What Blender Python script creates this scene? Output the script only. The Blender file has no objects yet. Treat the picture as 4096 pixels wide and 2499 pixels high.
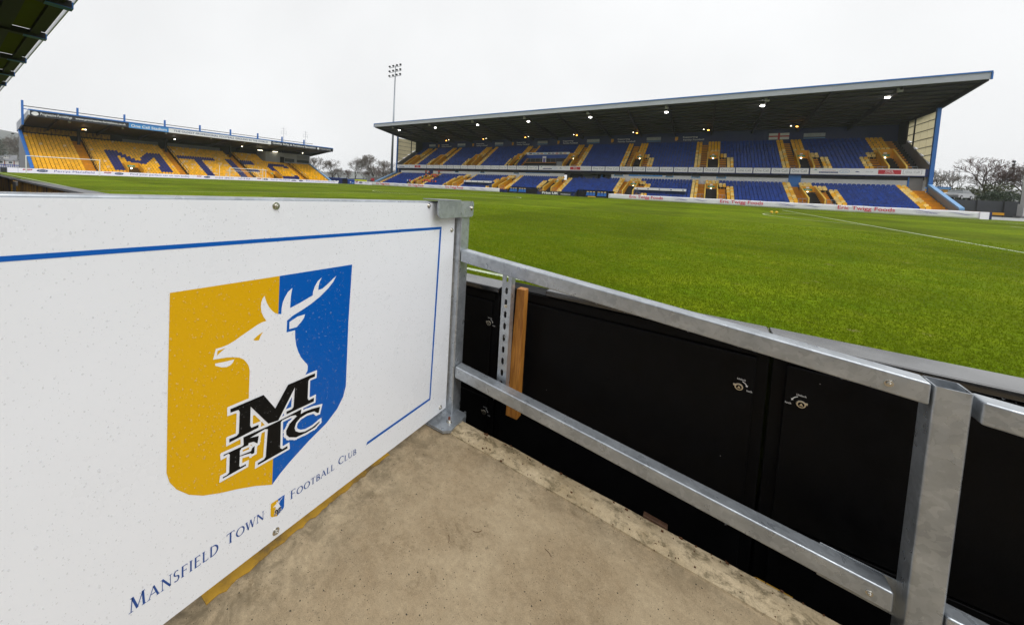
import bpy, bmesh, math, random
from mathutils import Vector, Matrix
from mathutils.geometry import tessellate_polygon
random.seed(7)
R = math.radians
sc = bpy.context.scene
C = sc.collection

# ------------------------------------------------------------------ camera
cd = bpy.data.cameras.new('camera'); cam = bpy.data.objects.new('camera', cd); C.objects.link(cam)
cd.sensor_fit = 'HORIZONTAL'; cd.sensor_width = 36.0
cd.lens = 1446.24 / 4096 * 36
cd.shift_x = (2048 - 1756.34) / 4096
cd.shift_y = -(1249.5 - 818.58) / 4096
cd.clip_start = 0.03; cd.clip_end = 4000
right = Vector((0.807281, 0.588363, 0.046123)); fwd = Vector((-0.585891, 0.808371, -0.05717)); up = Vector((-0.070921, 0.019129, 0.997298))
cam.matrix_world = Matrix(((right.x, up.x, -fwd.x, 76.1458), (right.y, up.y, -fwd.y, -4.4506), (right.z, up.z, -fwd.z, 1.2052), (0, 0, 0, 1)))
sc.camera = cam

# ------------------------------------------------------------------ sky (overcast) and sun
SUN_EL, SUN_AZ = 54, 108          # azimuth clockwise from +Y
w = bpy.data.worlds.new('World'); sc.world = w; w.use_nodes = True
nt = w.node_tree; nt.nodes.clear()
o = nt.nodes.new('ShaderNodeOutputWorld'); bg = nt.nodes.new('ShaderNodeBackground')
sky = nt.nodes.new('ShaderNodeTexSky'); sky.sky_type = 'NISHITA'; sky.sun_disc = False
sky.sun_elevation = R(SUN_EL); sky.sun_rotation = R(SUN_AZ); sky.dust_density = 6; sky.air_density = 2
hs = nt.nodes.new('ShaderNodeHueSaturation'); hs.inputs['Saturation'].default_value = 0.05; hs.inputs['Value'].default_value = 0.16
tc = nt.nodes.new('ShaderNodeTexCoord'); nz = nt.nodes.new('ShaderNodeTexNoise'); nz.inputs['Scale'].default_value = 1.6; nz.inputs['Detail'].default_value = 5
mr = nt.nodes.new('ShaderNodeMapRange'); mr.inputs['From Min'].default_value = .3; mr.inputs['From Max'].default_value = .7
mr.inputs['To Min'].default_value = 8.7; mr.inputs['To Max'].default_value = 10.3
mx = nt.nodes.new('ShaderNodeMix'); mx.data_type = 'RGBA'; mx.inputs[0].default_value = 0.9
tint = nt.nodes.new('ShaderNodeVectorMath'); tint.operation = 'SCALE'; tint.inputs[0].default_value = (.978, .99, 1.0)
L = nt.links.new
L(sky.outputs[0], hs.inputs['Color']); L(tc.outputs['Generated'], nz.inputs['Vector']); L(nz.outputs[0], mr.inputs[0])
L(mr.outputs[0], tint.inputs['Scale']); L(hs.outputs[0], mx.inputs[6]); L(tint.outputs[0], mx.inputs[7])
L(mx.outputs[2], bg.inputs[0]); bg.inputs[1].default_value = 0.1; L(bg.outputs[0], o.inputs[0])
sd = bpy.data.lights.new('sun', 'SUN'); sd.energy = 1.5; sd.angle = R(40); sd.color = (1, .995, .985)
sun = bpy.data.objects.new('sun', sd); C.objects.link(sun)
sdir = Vector((math.sin(R(SUN_AZ)) * math.cos(R(SUN_EL)), math.cos(R(SUN_AZ)) * math.cos(R(SUN_EL)), math.sin(R(SUN_EL))))
sun.rotation_euler = sdir.to_track_quat('Z', 'Y').to_euler(); sun.location = (60, -20, 60)
vs = sc.view_settings; vs.view_transform = 'Standard'; vs.look = 'None'; vs.exposure = 0.12; vs.gamma = 1
sc.cycles.use_denoising = True
sc.cycles.max_bounces = 6; sc.cycles.diffuse_bounces = 3; sc.cycles.glossy_bounces = 3; sc.cycles.transmission_bounces = 4

# ------------------------------------------------------------------ materials
def s2l(c):
    return tuple((v / 12.92 if v <= .04045 else ((v + .055) / 1.055) ** 2.4) for v in [x / 255 for x in c])
def mat(name, col, rough=.6, metal=0.0, var=0.0, vs_=6.0, bump=0.0, bs=60.0, rnd=0.0, emit=0.0, spec=.5, coat=0.0, stretch=None, trans=0.0):
    m = bpy.data.materials.new(name); m.use_nodes = True; n = m.node_tree.nodes; l = m.node_tree.links.new
    b = n['Principled BSDF']; b.inputs['Roughness'].default_value = rough; b.inputs['Metallic'].default_value = metal
    b.inputs['Specular IOR Level'].default_value = spec; b.inputs['Coat Weight'].default_value = coat; b.inputs['Coat Roughness'].default_value = .15
    c4 = (*col, 1); b.inputs['Base Color'].default_value = c4
    if trans: b.inputs['Transmission Weight'].default_value = trans
    t = n.new('ShaderNodeTexCoord'); vec = t.outputs['Object']
    if stretch:
        mp = n.new('ShaderNodeMapping'); mp.inputs['Scale'].default_value = stretch; l(vec, mp.inputs[0]); vec = mp.outputs[0]
    val = None
    if var:
        z = n.new('ShaderNodeTexNoise'); z.inputs['Scale'].default_value = vs_; z.inputs['Detail'].default_value = 6; z.inputs['Roughness'].default_value = .65; l(vec, z.inputs['Vector'])
        q = n.new('ShaderNodeMapRange'); q.inputs[1].default_value = .3; q.inputs[2].default_value = .7; q.inputs[3].default_value = 1 - var; q.inputs[4].default_value = 1 + var; l(z.outputs[0], q.inputs[0]); val = q.outputs[0]
        rr = n.new('ShaderNodeMapRange'); rr.inputs[1].default_value = .3; rr.inputs[2].default_value = .7; rr.inputs[3].default_value = max(rough - .12, .02); rr.inputs[4].default_value = min(rough + .12, 1); l(z.outputs[0], rr.inputs[0]); l(rr.outputs[0], b.inputs['Roughness'])
    if rnd:
        g = n.new('ShaderNodeNewGeometry'); oi = n.new('ShaderNodeObjectInfo'); ad = n.new('ShaderNodeMath'); ad.operation = 'ADD'; l(g.outputs['Random Per Island'], ad.inputs[0]); l(oi.outputs['Random'], ad.inputs[1])
        fr = n.new('ShaderNodeMath'); fr.operation = 'FRACT'; l(ad.outputs[0], fr.inputs[0])
        q2 = n.new('ShaderNodeMapRange'); q2.inputs[3].default_value = 1 - rnd; q2.inputs[4].default_value = 1 + rnd; l(fr.outputs[0], q2.inputs[0])
        if val is None: val = q2.outputs[0]
        else:
            mm = n.new('ShaderNodeMath'); mm.operation = 'MULTIPLY'; l(val, mm.inputs[0]); l(q2.outputs[0], mm.inputs[1]); val = mm.outputs[0]
    if val is not None:
        h = n.new('ShaderNodeHueSaturation'); h.inputs['Color'].default_value = c4; l(val, h.inputs['Value']); l(h.outputs[0], b.inputs['Base Color'])
    if bump:
        z2 = n.new('ShaderNodeTexNoise'); z2.inputs['Scale'].default_value = bs; z2.inputs['Detail'].default_value = 4; l(vec, z2.inputs['Vector'])
        bp = n.new('ShaderNodeBump'); bp.inputs['Strength'].default_value = bump; bp.inputs['Distance'].default_value = .01; l(z2.outputs[0], bp.inputs['Height']); l(bp.outputs[0], b.inputs['Normal'])
    if emit:
        b.inputs['Emission Color'].default_value = c4; b.inputs['Emission Strength'].default_value = emit
    return m
def translucent(m, f, col):
    n, l = nodes_of(m); t = n.new('ShaderNodeBsdfTranslucent'); t.inputs[0].default_value = (*col, 1); x = n.new('ShaderNodeMixShader'); x.inputs[0].default_value = f
    l(n['Principled BSDF'].outputs[0], x.inputs[1]); l(t.outputs[0], x.inputs[2]); l(x.outputs[0], n['Material Output'].inputs[0])
def nodes_of(m): return m.node_tree.nodes, m.node_tree.links.new

def galv_mat():
    m = mat('galvanised_steel', (.42, .45, .47),   .34, .6, spec=.6, coat=.45); n, l = nodes_of(m); b = n['Principled BSDF']
    t = n.new('ShaderNodeTexCoord'); nz_ = n.new('ShaderNodeTexNoise'); nz_.inputs['Scale'].default_value = 22; nz_.inputs['Detail'].default_value = 3
    mixv = n.new('ShaderNodeMix'); mixv.data_type = 'RGBA'; mixv.blend_type = 'LINEAR_LIGHT'; mixv.inputs[0].default_value = .035
    l(t.outputs['Object'], nz_.inputs['Vector']); l(t.outputs['Object'], mixv.inputs[6]); l(nz_.outputs['Color'], mixv.inputs[7])
    vo = n.new('ShaderNodeTexVoronoi'); vo.inputs['Scale'].default_value = 60; l(mixv.outputs[2], vo.inputs['Vector'])
    sp = n.new('ShaderNodeSeparateColor'); l(vo.outputs['Color'], sp.inputs[0])
    n2 = n.new('ShaderNodeTexNoise'); n2.inputs['Scale'].default_value = 9; n2.inputs['Detail'].default_value = 7; l(t.outputs['Object'], n2.inputs['Vector'])
    ad = n.new('ShaderNodeMath'); ad.operation = 'MULTIPLY_ADD'; ad.inputs[1].default_value = .26; l(sp.outputs[0], ad.inputs[0]); l(n2.outputs[0], ad.inputs[2])
    cr = n.new('ShaderNodeValToRGB'); cr.color_ramp.elements[0].position = .3; cr.color_ramp.elements[0].color = (.29, .315, .345, 1); cr.color_ramp.elements[1].position = 1.0; cr.color_ramp.elements[1].color = (.56, .6, .64, 1)
    l(ad.outputs[0], cr.inputs[0]); l(cr.outputs[0], b.inputs['Base Color'])
    rr = n.new('ShaderNodeMapRange'); rr.inputs[3].default_value = .27; rr.inputs[4].default_value = .42; l(sp.outputs[1], rr.inputs[0]); l(rr.outputs[0], b.inputs['Roughness'])
    bp = n.new('ShaderNodeBump'); bp.inputs['Strength'].default_value = .25; bp.inputs['Distance'].default_value = .002; l(n2.outputs[0], bp.inputs['Height']); l(bp.outputs[0], b.inputs['Normal'])
    return m
def concrete_mat(name, c1, c2, pits=True):
    m = mat(name, c1, .78, spec=.3); n, l = nodes_of(m); b = n['Principled BSDF']; t = n.new('ShaderNodeTexCoord'); V_ = t.outputs['Object']
    def noise(sc_, det, ro=.6, dist=0.0):
        z = n.new('ShaderNodeTexNoise'); z.inputs['Scale'].default_value = sc_; z.inputs['Detail'].default_value = det; z.inputs['Roughness'].default_value = ro; z.inputs['Distortion'].default_value = dist; l(V_, z.inputs['Vector']); return z.outputs[0]
    def rng_(src, a, b_, c, d):
        q = n.new('ShaderNodeMapRange'); q.inputs[1].default_value = a; q.inputs[2].default_value = b_; q.inputs[3].default_value = c; q.inputs[4].default_value = d; l(src, q.inputs[0]); return q.outputs[0]
    def mixc(f, a, col):
        x = n.new('ShaderNodeMix'); x.data_type = 'RGBA'; l(f, x.inputs[0]); l(a, x.inputs[6]); x.inputs[7].default_value = (*col, 1); return x.outputs[2]
    def mul(a, b_):
        x = n.new('ShaderNodeMath'); x.operation = 'MULTIPLY'; l(a, x.inputs[0]); l(b_, x.inputs[1]); return x.outputs[0]
    cr = n.new('ShaderNodeValToRGB'); e = cr.color_ramp.elements; e[0].position = .36; e[0].color = (*c2, 1); e[1].position = .6; e[1].color = (*c1, 1); l(noise(4.5, 10, .72), cr.inputs[0])
    val = mul(rng_(noise(420, 3, .8), .3, .7, .72, 1.26), rng_(noise(60, 6, .75), .3, .7, .84, 1.14))
    h = n.new('ShaderNodeHueSaturation'); l(cr.outputs[0], h.inputs['Color']); l(val, h.inputs['Value']); out = h.outputs[0]
    out = mixc(mul(rng_(noise(6, 9, .7, .5), .56, .7, 0, .8), rng_(noise(90, 5, .8), .35, .6, .2, 1)), out, (.13, .088, .042))
    out = mixc(rng_(noise(11, 8, .75), .64, .72, 0, .55), out, (.09, .075, .05))
    if not pits: out = mixc(rng_(noise(22, 8, .75, .3), .5, .6, 0, .75), out, (.12, .095, .05))
    if pits:      # dirt trodden in along the foot of the board and the kerb
        sx = n.new('ShaderNodeSeparateXYZ'); l(V_, sx.inputs[0]); edge = n.new('ShaderNodeMath'); edge.operation = 'MAXIMUM'; l(rng_(sx.outputs[0], 75.16, 75.42, 1, 0), edge.inputs[0]); l(rng_(sx.outputs[1], -3.22, -3.1, 0, .7), edge.inputs[1])
        out = mixc(mul(edge.outputs[0], rng_(noise(14, 8, .75, .4), .4, .62, .0, .85)), out, (.11, .085, .05))
        for sc_, lo, mx_ in ((70, .6, .17), (160, .55, .22)):
            v = n.new('ShaderNodeTexVoronoi'); v.inputs['Scale'].default_value = sc_; l(V_, v.inputs['Vector']); s3 = n.new('ShaderNodeSeparateColor'); l(v.outputs['Color'], s3.inputs[0])
            lt = n.new('ShaderNodeMath'); lt.operation = 'LESS_THAN'; l(v.outputs['Distance'], lt.inputs[0]); l(rng_(s3.outputs[0], lo, 1, 0, mx_), lt.inputs[1]); out = mixc(lt.outputs[0], out, (.05, .04, .028))
    l(out, b.inputs['Base Color']); bp = n.new('ShaderNodeBump'); bp.inputs['Strength'].default_value = .35; bp.inputs['Distance'].default_value = .0015; l(noise(240, 5, .7), bp.inputs['Height']); l(bp.outputs[0], b.inputs['Normal'])
    return m
def grass_mat():
    m = mat('turf', (.08, .16, .012), .95, spec=.04); n, l = nodes_of(m); b = n['Principled BSDF']
    g = n.new('ShaderNodeNewGeometry'); s = n.new('ShaderNodeSeparateXYZ'); l(g.outputs['Position'], s.inputs[0])
    def band(src, period, off):
        a = n.new('ShaderNodeMath'); a.operation = 'ADD'; a.inputs[1].default_value = off; l(src, a.inputs[0])
        d = n.new('ShaderNodeMath'); d.operation = 'DIVIDE'; d.inputs[1].default_value = period; l(a.outputs[0], d.inputs[0])
        f = n.new('ShaderNodeMath'); f.operation = 'FRACT'; l(d.outputs[0], f.inputs[0])
        p = n.new('ShaderNodeMath'); p.operation = 'PINGPONG'; p.inputs[1].default_value = .5; l(f.outputs[0], p.inputs[0])
        r = n.new('ShaderNodeMapRange'); r.inputs[1].default_value = .23; r.inputs[2].default_value = .27; r.inputs[3].default_value = -1; r.inputs[4].default_value = 1; l(p.outputs[0], r.inputs[0]); return r.outputs[0]
    bx, by = band(s.outputs[0], 12.53, 3.1), band(s.outputs[1], 13.2, 3.3)
    sm = n.new('ShaderNodeMath'); sm.operation = 'ADD'; l(bx, sm.inputs[0]); l(by, sm.inputs[1])
    nz1 = n.new('ShaderNodeTexNoise'); nz1.inputs['Scale'].default_value = .35; nz1.inputs['Detail'].default_value = 8; l(g.outputs['Position'], nz1.inputs['Vector'])
    nz2 = n.new('ShaderNodeTexNoise'); nz2.inputs['Scale'].default_value = 28; nz2.inputs['Detail'].default_value = 6; nz2.inputs['Roughness'].default_value = .7; l(g.outputs['Position'], nz2.inputs['Vector'])
    v = n.new('ShaderNodeMath'); v.operation = 'MULTIPLY_ADD'; v.inputs[1].default_value = .1; v.inputs[2].default_value = 1; l(sm.outputs[0], v.inputs[0])
    q1 = n.new('ShaderNodeMapRange'); q1.inputs[1].default_value = .3; q1.inputs[2].default_value = .7; q1.inputs[3].default_value = .82; q1.inputs[4].default_value = 1.18; l(nz1.outputs[0], q1.inputs[0])
    q2 = n.new('ShaderNodeMapRange'); q2.inputs[1].default_value = .3; q2.inputs[2].default_value = .7; q2.inputs[3].default_value = .75; q2.inputs[4].default_value = 1.28; l(nz2.outputs[0], q2.inputs[0])
    m1 = n.new('ShaderNodeMath'); m1.operation = 'MULTIPLY'; l(v.outputs[0], m1.inputs[0]); l(q1.outputs[0], m1.inputs[1])
    m2 = n.new('ShaderNodeMath'); m2.operation = 'MULTIPLY'; l(m1.outputs[0], m2.inputs[0]); l(q2.outputs[0], m2.inputs[1])
    nz3 = n.new('ShaderNodeTexNoise'); nz3.inputs['Scale'].default_value = 1.3; nz3.inputs['Detail'].default_value = 6; l(g.outputs['Position'], nz3.inputs['Vector'])
    cr = n.new('ShaderNodeValToRGB'); e = cr.color_ramp.elements; e[0].position = .3; e[0].color = (.078, .135, .002, 1); e[1].position = .7; e[1].color = (.142, .178, .004, 1); l(nz3.outputs[0], cr.inputs[0])
    h = n.new('ShaderNodeHueSaturation'); l(cr.outputs[0], h.inputs['Color']); l(m2.outputs[0], h.inputs['Value'])
    na = n.new('ShaderNodeTexNoise'); na.inputs['Scale'].default_value = 9; na.inputs['Detail'].default_value = 8; na.inputs['Roughness'].default_value = .78; l(g.outputs['Position'], na.inputs['Vector'])
    qa = n.new('ShaderNodeMapRange'); qa.inputs[1].default_value = .34; qa.inputs[2].default_value = .66; qa.inputs[3].default_value = .5; qa.inputs[4].default_value = 1.45; l(na.outputs[0], qa.inputs[0])
    ha = n.new('ShaderNodeHueSaturation'); l(h.outputs[0], ha.inputs['Color']); l(qa.outputs[0], ha.inputs['Value'])
    nb = n.new('ShaderNodeTexNoise'); nb.inputs['Scale'].default_value = 16; nb.inputs['Detail'].default_value = 6; nb.inputs['Roughness'].default_value = .7; l(g.outputs['Position'], nb.inputs['Vector'])
    qb = n.new('ShaderNodeMapRange'); qb.inputs[1].default_value = .52; qb.inputs[2].default_value = .72; qb.inputs[3].default_value = 0; qb.inputs[4].default_value = .6; l(nb.outputs[0], qb.inputs[0])
    hb_ = n.new('ShaderNodeMix'); hb_.data_type = 'RGBA'; l(qb.outputs[0], hb_.inputs[0]); l(ha.outputs[0], hb_.inputs[6]); hb_.inputs[7].default_value = (.17, .185, .02, 1)
    nz4 = n.new('ShaderNodeTexNoise'); nz4.inputs['Scale'].default_value = 2.6; nz4.inputs['Detail'].default_value = 7; nz4.inputs['Roughness'].default_value = .62; l(g.outputs['Position'], nz4.inputs['Vector'])
    c2 = n.new('ShaderNodeValToRGB'); c2.color_ramp.elements[0].position = .625; c2.color_ramp.elements[0].color = (0, 0, 0, 1); c2.color_ramp.elements[1].position = .72; c2.color_ramp.elements[1].color = (.8, .8, .8, 1); l(nz4.outputs[0], c2.inputs[0])
    mx_ = n.new('ShaderNodeMix'); mx_.data_type = 'RGBA'; l(c2.outputs[0], mx_.inputs[0]); l(hb_.outputs[2], mx_.inputs[6]); mx_.inputs[7].default_value = (.2, .17, .075, 1)
    l(mx_.outputs[2], b.inputs['Base Color'])
    bp = n.new('ShaderNodeBump'); bp.inputs['Strength'].default_value = .35; bp.inputs['Distance'].default_value = .015; l(nz2.outputs[0], bp.inputs['Height']); l(bp.outputs[0], b.inputs['Normal'])
    return m
def wood_mat(name, c1, c2):
    m = mat(name, c1, .55); n, l = nodes_of(m); b = n['Principled BSDF']; t = n.new('ShaderNodeTexCoord'); mp = n.new('ShaderNodeMapping'); mp.inputs['Scale'].default_value = (60, 60, 5); l(t.outputs['Object'], mp.inputs[0])
    z = n.new('ShaderNodeTexNoise'); z.inputs['Scale'].default_value = 1.6; z.inputs['Detail'].default_value = 6; z.inputs['Distortion'].default_value = 1.2; l(mp.outputs[0], z.inputs['Vector'])
    cr = n.new('ShaderNodeValToRGB'); cr.color_ramp.elements[0].position = .35; cr.color_ramp.elements[0].color = (*c2, 1); cr.color_ramp.elements[1].position = .65; cr.color_ramp.elements[1].color = (*c1, 1); l(z.outputs[0], cr.inputs[0]); l(cr.outputs[0], b.inputs['Base Color']); return m
def corrugated(name, col, axis=0, scale=4.0, rough=.6, var=.1):
    m = mat(name, col, rough, var=var, vs_=.6); n, l = nodes_of(m); b = n['Principled BSDF']; t = n.new('ShaderNodeTexCoord')
    wv = n.new('ShaderNodeTexWave'); wv.bands_direction = 'XYZ'[axis]; wv.inputs['Scale'].default_value = scale; l(t.outputs['Object'], wv.inputs['Vector'])
    bp = n.new('ShaderNodeBump'); bp.inputs['Strength'].default_value = .8; bp.inputs['Distance'].default_value = .04; l(wv.outputs[0], bp.inputs['Height']); l(bp.outputs[0], b.inputs['Normal']); return m
def weathered(name, c1, c2, c3):
    m = mat(name, c1, .8); n, l = nodes_of(m); b = n['Principled BSDF']; t = n.new('ShaderNodeTexCoord'); mp = n.new('ShaderNodeMapping'); mp.inputs['Scale'].default_value = (1.5, 1.5, .5); l(t.outputs['Object'], mp.inputs[0])
    z = n.new('ShaderNodeTexNoise'); z.inputs['Scale'].default_value = 2.2; z.inputs['Detail'].default_value = 9; z.inputs['Roughness'].default_value = .75; l(mp.outputs[0], z.inputs['Vector'])
    cr = n.new('ShaderNodeValToRGB'); e = cr.color_ramp.elements; e[0].position = .38; e[0].color = (*c3, 1); e[1].position = .62; e[1].color = (*c1, 1); k = e.new(.5); k.color = (*c2, 1); l(z.outputs[0], cr.inputs[0]); l(cr.outputs[0], b.inputs['Base Color']); return m

GALV = galv_mat()
CONC = concrete_mat('floor_concrete', (.40, .315, .20), (.30, .225, .135))
KERBC = concrete_mat('kerb_concrete', (.52, .42, .275), (.34, .26, .15), pits=False)
TURF = grass_mat()
WHITE_BOARD = mat('white_board_face', (.87, .9, .95), .3, spec=.5, var=.015, vs_=3)
PB = mat('print_blue', s2l((0, 92, 184)), .35, spec=.3); PY = mat('print_yellow', s2l((224, 174, 10)), .35, spec=.3); PK = mat('print_black', (.006, .006, .006), .45, spec=.15); PW = mat('print_white', (.88, .9, .94), .3)
NAVYINK = mat('navy_ink', s2l((24, 74, 150)), .35)
BLACK = mat('black_cabinet', (.0035, .0035, .004), .5, var=.3, vs_=14, bump=.15, bs=260, spec=.12)
n_, l_ = nodes_of(BLACK); t_ = n_.new('ShaderNodeTexCoord'); v_ = n_.new('ShaderNodeTexVoronoi'); v_.inputs['Scale'].default_value = 26; l_(t_.outputs['Object'], v_.inputs['Vector']); c_ = n_.new('ShaderNodeSeparateColor'); l_(v_.outputs['Color'], c_.inputs[0]); r_ = n_.new('ShaderNodeMapRange'); r_.inputs[1].default_value = .8; r_.inputs[2].default_value = 1; r_.inputs[3].default_value = 0; r_.inputs[4].default_value = .05; l_(c_.outputs[0], r_.inputs[0]); k_ = n_.new('ShaderNodeMath'); k_.operation = 'LESS_THAN'; l_(v_.outputs['Distance'], k_.inputs[0]); l_(r_.outputs[0], k_.inputs[1])
x_ = n_.new('ShaderNodeMix'); x_.data_type = 'RGBA'; l_(k_.outputs[0], x_.inputs[0]); x_.inputs[7].default_value = (.25, .24, .22, 1); l_(n_['Hue/Saturation/Value'].outputs[0], x_.inputs[6]); l_(x_.outputs[2], n_['Principled BSDF'].inputs['Base Color'])
BLACKCAP = mat('black_cabinet_cap', (.012, .012, .013), .16, var=.2, vs_=7, spec=.8, coat=.5)
CHROME = mat('chrome', (.62, .6, .55), .2, 1.0, var=.15, vs_=80)
BRASS = mat('brass_ring', (.72, .66, .54), .28, .9)
RUST = mat('rusty_bolt', (.16, .04, .02), .8)
INKW = mat('white_ink', (.8, .8, .8), .5)
PINE = wood_mat('pine_timber', (.55, .24, .04), (.33, .12, .015))
OLDWOOD = wood_mat('dark_timber', (.11, .055, .03), (.05, .025, .015))
ROADYEL = weathered('flaking_yellow_paint', (.5, .28, .015), (.42, .23, .012), (.16, .1, .03))
WATER = mat('rain_water', (.95, .97, 1), .03)
n_, l_ = nodes_of(WATER); lw_ = n_.new('ShaderNodeLayerWeight'); lw_.inputs[0].default_value = .03; tr_ = n_.new('ShaderNodeBsdfTransparent'); tr_.inputs[0].default_value = (.97, .97, .97, 1); df_ = n_.new('ShaderNodeBsdfDiffuse'); df_.inputs[0].default_value = (.9, .92, .95, 1); m0_ = n_.new('ShaderNodeMixShader'); m0_.inputs[0].default_value = .13; l_(tr_.outputs[0], m0_.inputs[1]); l_(df_.outputs[0], m0_.inputs[2]); gl_ = n_.new('ShaderNodeBsdfGlossy'); gl_.inputs['Roughness'].default_value = .08; ms_ = n_.new('ShaderNodeMixShader')  # white diffuse share paints in the brightness that refraction would give the drops
l_(lw_.outputs['Fresnel'], ms_.inputs[0]); l_(m0_.outputs[0], ms_.inputs[1]); l_(gl_.outputs[0], ms_.inputs[2]); l_(ms_.outputs[0], n_['Material Output'].inputs[0])
LINE = mat('line_paint', (.46, .52, .36), .9, var=.3, vs_=6, bump=.2, bs=20)
TARMAC = mat('tarmac', (.075, .077, .08), .7, var=.2, vs_=1, bump=.2, bs=30)
SEATY = mat('seat_yellow', s2l((238, 178, 4)), .42, rnd=.16, var=.05, vs_=2); SEATP = mat('seat_faded_yellow', s2l((226, 190, 130)), .5, rnd=.15)
SEATC = mat('seat_pale_yellow', s2l((238, 205, 120)), .42, rnd=.18)
SEATB = mat('seat_blue', s2l((18, 58, 140)), .42, rnd=.3, var=.06, vs_=.6, spec=.35); SEATN = mat('seat_navy', s2l((28, 32, 104)), .4, rnd=.15); SEATR = mat('seat_maroon', s2l((120, 50, 48)), .5, rnd=.15)
YTERR = mat('ochre_terrace', (.10, .05, .005), .85, var=.25, vs_=1)
TERR = mat('terrace_concrete', (.045, .045, .05), .85, var=.2, vs_=1)
STEPY = mat('yellow_painted_step', s2l((206, 138, 8)), .65, var=.22, vs_=1.2, bump=.1)
VOMY = mat('yellow_painted_wall', s2l((222, 158, 16)), .55, var=.1, vs_=.8)
VOMC = mat('pale_yellow_edge', s2l((240, 200, 90)), .5)
NAVY = mat('navy_paint', s2l((30, 44, 98)), .5, var=.12, vs_=.7); BLUEP = mat('blue_paint', s2l((46, 110, 186)), .45, var=.08, vs_=.8); LBLUE = mat('light_blue_paint', s2l((120, 170, 220)), .4, var=.06)
MIDBLUE = mat('mid_blue_panel', s2l((40, 76, 160)), .5, var=.1)
CLAD = corrugated('white_cladding', (.9, .9, .91), 0, 8.0, .6, .03); FASC = corrugated('grey_fascia_cladding', s2l((200, 204, 212)), 0, 6.0, .6, .05)
GREYCLAD = corrugated('grey_cladding', s2l((150, 152, 156)), 0, 5.0); GREYW = mat('grey_wall', (.22, .22, .225), .8, var=.15, vs_=.6)
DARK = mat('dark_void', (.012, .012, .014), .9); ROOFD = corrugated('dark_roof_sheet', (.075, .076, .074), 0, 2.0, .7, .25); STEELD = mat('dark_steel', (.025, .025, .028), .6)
CREAM = mat('cream_translucent_sheet', s2l((232, 222, 190)), .5, var=.12, vs_=1.2); translucent(CREAM, .75, (.9, .85, .68))
ADW = mat('advert_white', (.8, .8, .82), .4, var=.03, vs_=.4); ADGREY = mat('advert_grey_ink', (.3, .31, .33), .5); ADRED = mat('advert_red', s2l((190, 40, 54)), .5); ADPINK = mat('advert_crimson', s2l((214, 22, 70)), .5)
ADLIL = mat('led_white', (.82, .8, .9), .35); ADLIL.node_tree.nodes['Principled BSDF'].inputs['Emission Color'].default_value = (.9, .86, 1, 1); ADLIL.node_tree.nodes['Principled BSDF'].inputs['Emission Strength'].default_value = .16
ADPURP = mat('led_purple_ink', s2l((110, 100, 170)), .5); ADBLUE = mat('logo_blue', s2l((24, 52, 120)), .5); ADSKY = mat('advert_sky_blue', s2l((74, 146, 214)), .5); ADCHAR = mat('advert_charcoal', s2l((44, 46, 54)), .45)
ADLIME = mat('advert_lime', s2l((236, 244, 24)), .5); ADOR = mat('advert_orange', s2l((226, 164, 70)), .5); EXITG = mat('exit_sign_green', s2l((40, 150, 110)), .5)
CLOTH = mat('banner_cloth', (.8, .79, .85), .6, var=.04, vs_=.8)
GLASS = mat('window_glass', (.05, .065, .07), .08, spec=.8); FRAMEB = mat('blue_window_frame', s2l((110, 160, 200)), .4); GOALW = mat('white_goal_tube', (.8, .8, .8), .35)
LAMPW = mat('lit_lamp', (1, .97, .92), .5, emit=14); LAMPO = mat('lit_orange_lamp', (1, .38, .06), .5, emit=10); LAMPY = mat('lit_warm_lamp', (1, .9, .65), .5, emit=7)
LAMPB = mat('lamp_housing', (.35, .34, .3), .5); MASTG = mat('mast_steel', (.27, .3, .33), .4, .5, var=.08, vs_=.5)
NET = mat('net_cord', (.7, .7, .7), .8)
BARK = mat('bark', (.055, .047, .036), .95, var=.3, vs_=3); TWIG = mat('twig_bark', (.16, .138, .115), .95, var=.3, vs_=1); TWIGR = mat('red_brown_twig', (.085, .045, .035), .95, var=.3, vs_=1)
LEAFD = mat('evergreen_leaf', (.025, .045, .018), .8, rnd=.4); IVY = mat('olive_leaf', (.06, .07, .02), .8, rnd=.4)
HILLM = mat('hill_ground', (.16, .17, .16), .95, var=.3, vs_=.02); BRICKR = mat('red_brick', (.25, .085, .06), .85, var=.2, vs_=2); SLATE = mat('slate_roof', (.2, .205, .22), .6, var=.15, vs_=.8)
RENDER = mat('pale_render', (.6, .59, .57), .8, var=.1); SKIN = mat('skin', (.45, .27, .19), .6); HAIR = mat('dark_hair', (.02, .016, .013), .8); VEST = mat('orange_vest', s2l((250, 96, 58)), .6, var=.1, vs_=8); DARKC = mat('dark_clothing', (.016, .018, .03), .8); PALEB = mat('pale_blue_shirt', s2l((150, 190, 220)), .7)
BALLY = mat('football_yellow', s2l((246, 200, 26)), .35); BALLK = mat('football_panel', s2l((120, 90, 10)), .4); CARW = mat('white_car_paint', (.7, .7, .71), .25, coat=.6); CARS = mat('silver_car_paint', (.5, .51, .53), .28, .4, coat=.6); TYRE = mat('tyre', (.015, .015, .015), .8)
POLY = mat('polycarbonate_olive', (.11, .12, .025), .6, var=.2, vs_=1); translucent(POLY, .7, (.11, .125, .02)); BROWNS = corrugated('brown_sheet', (.055, .03, .014), 1, 3.0, .8, .3)
OLDYEL = weathered('weathered_yellow_wall', (.62, .34, .05), (.4, .22, .06), (.06, .05, .055)); WHITEROOF = mat('white_roof_top', (.7, .71, .73), .5)
LEAFB = mat('dead_leaf', (.1, .04, .012), .8)

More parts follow.
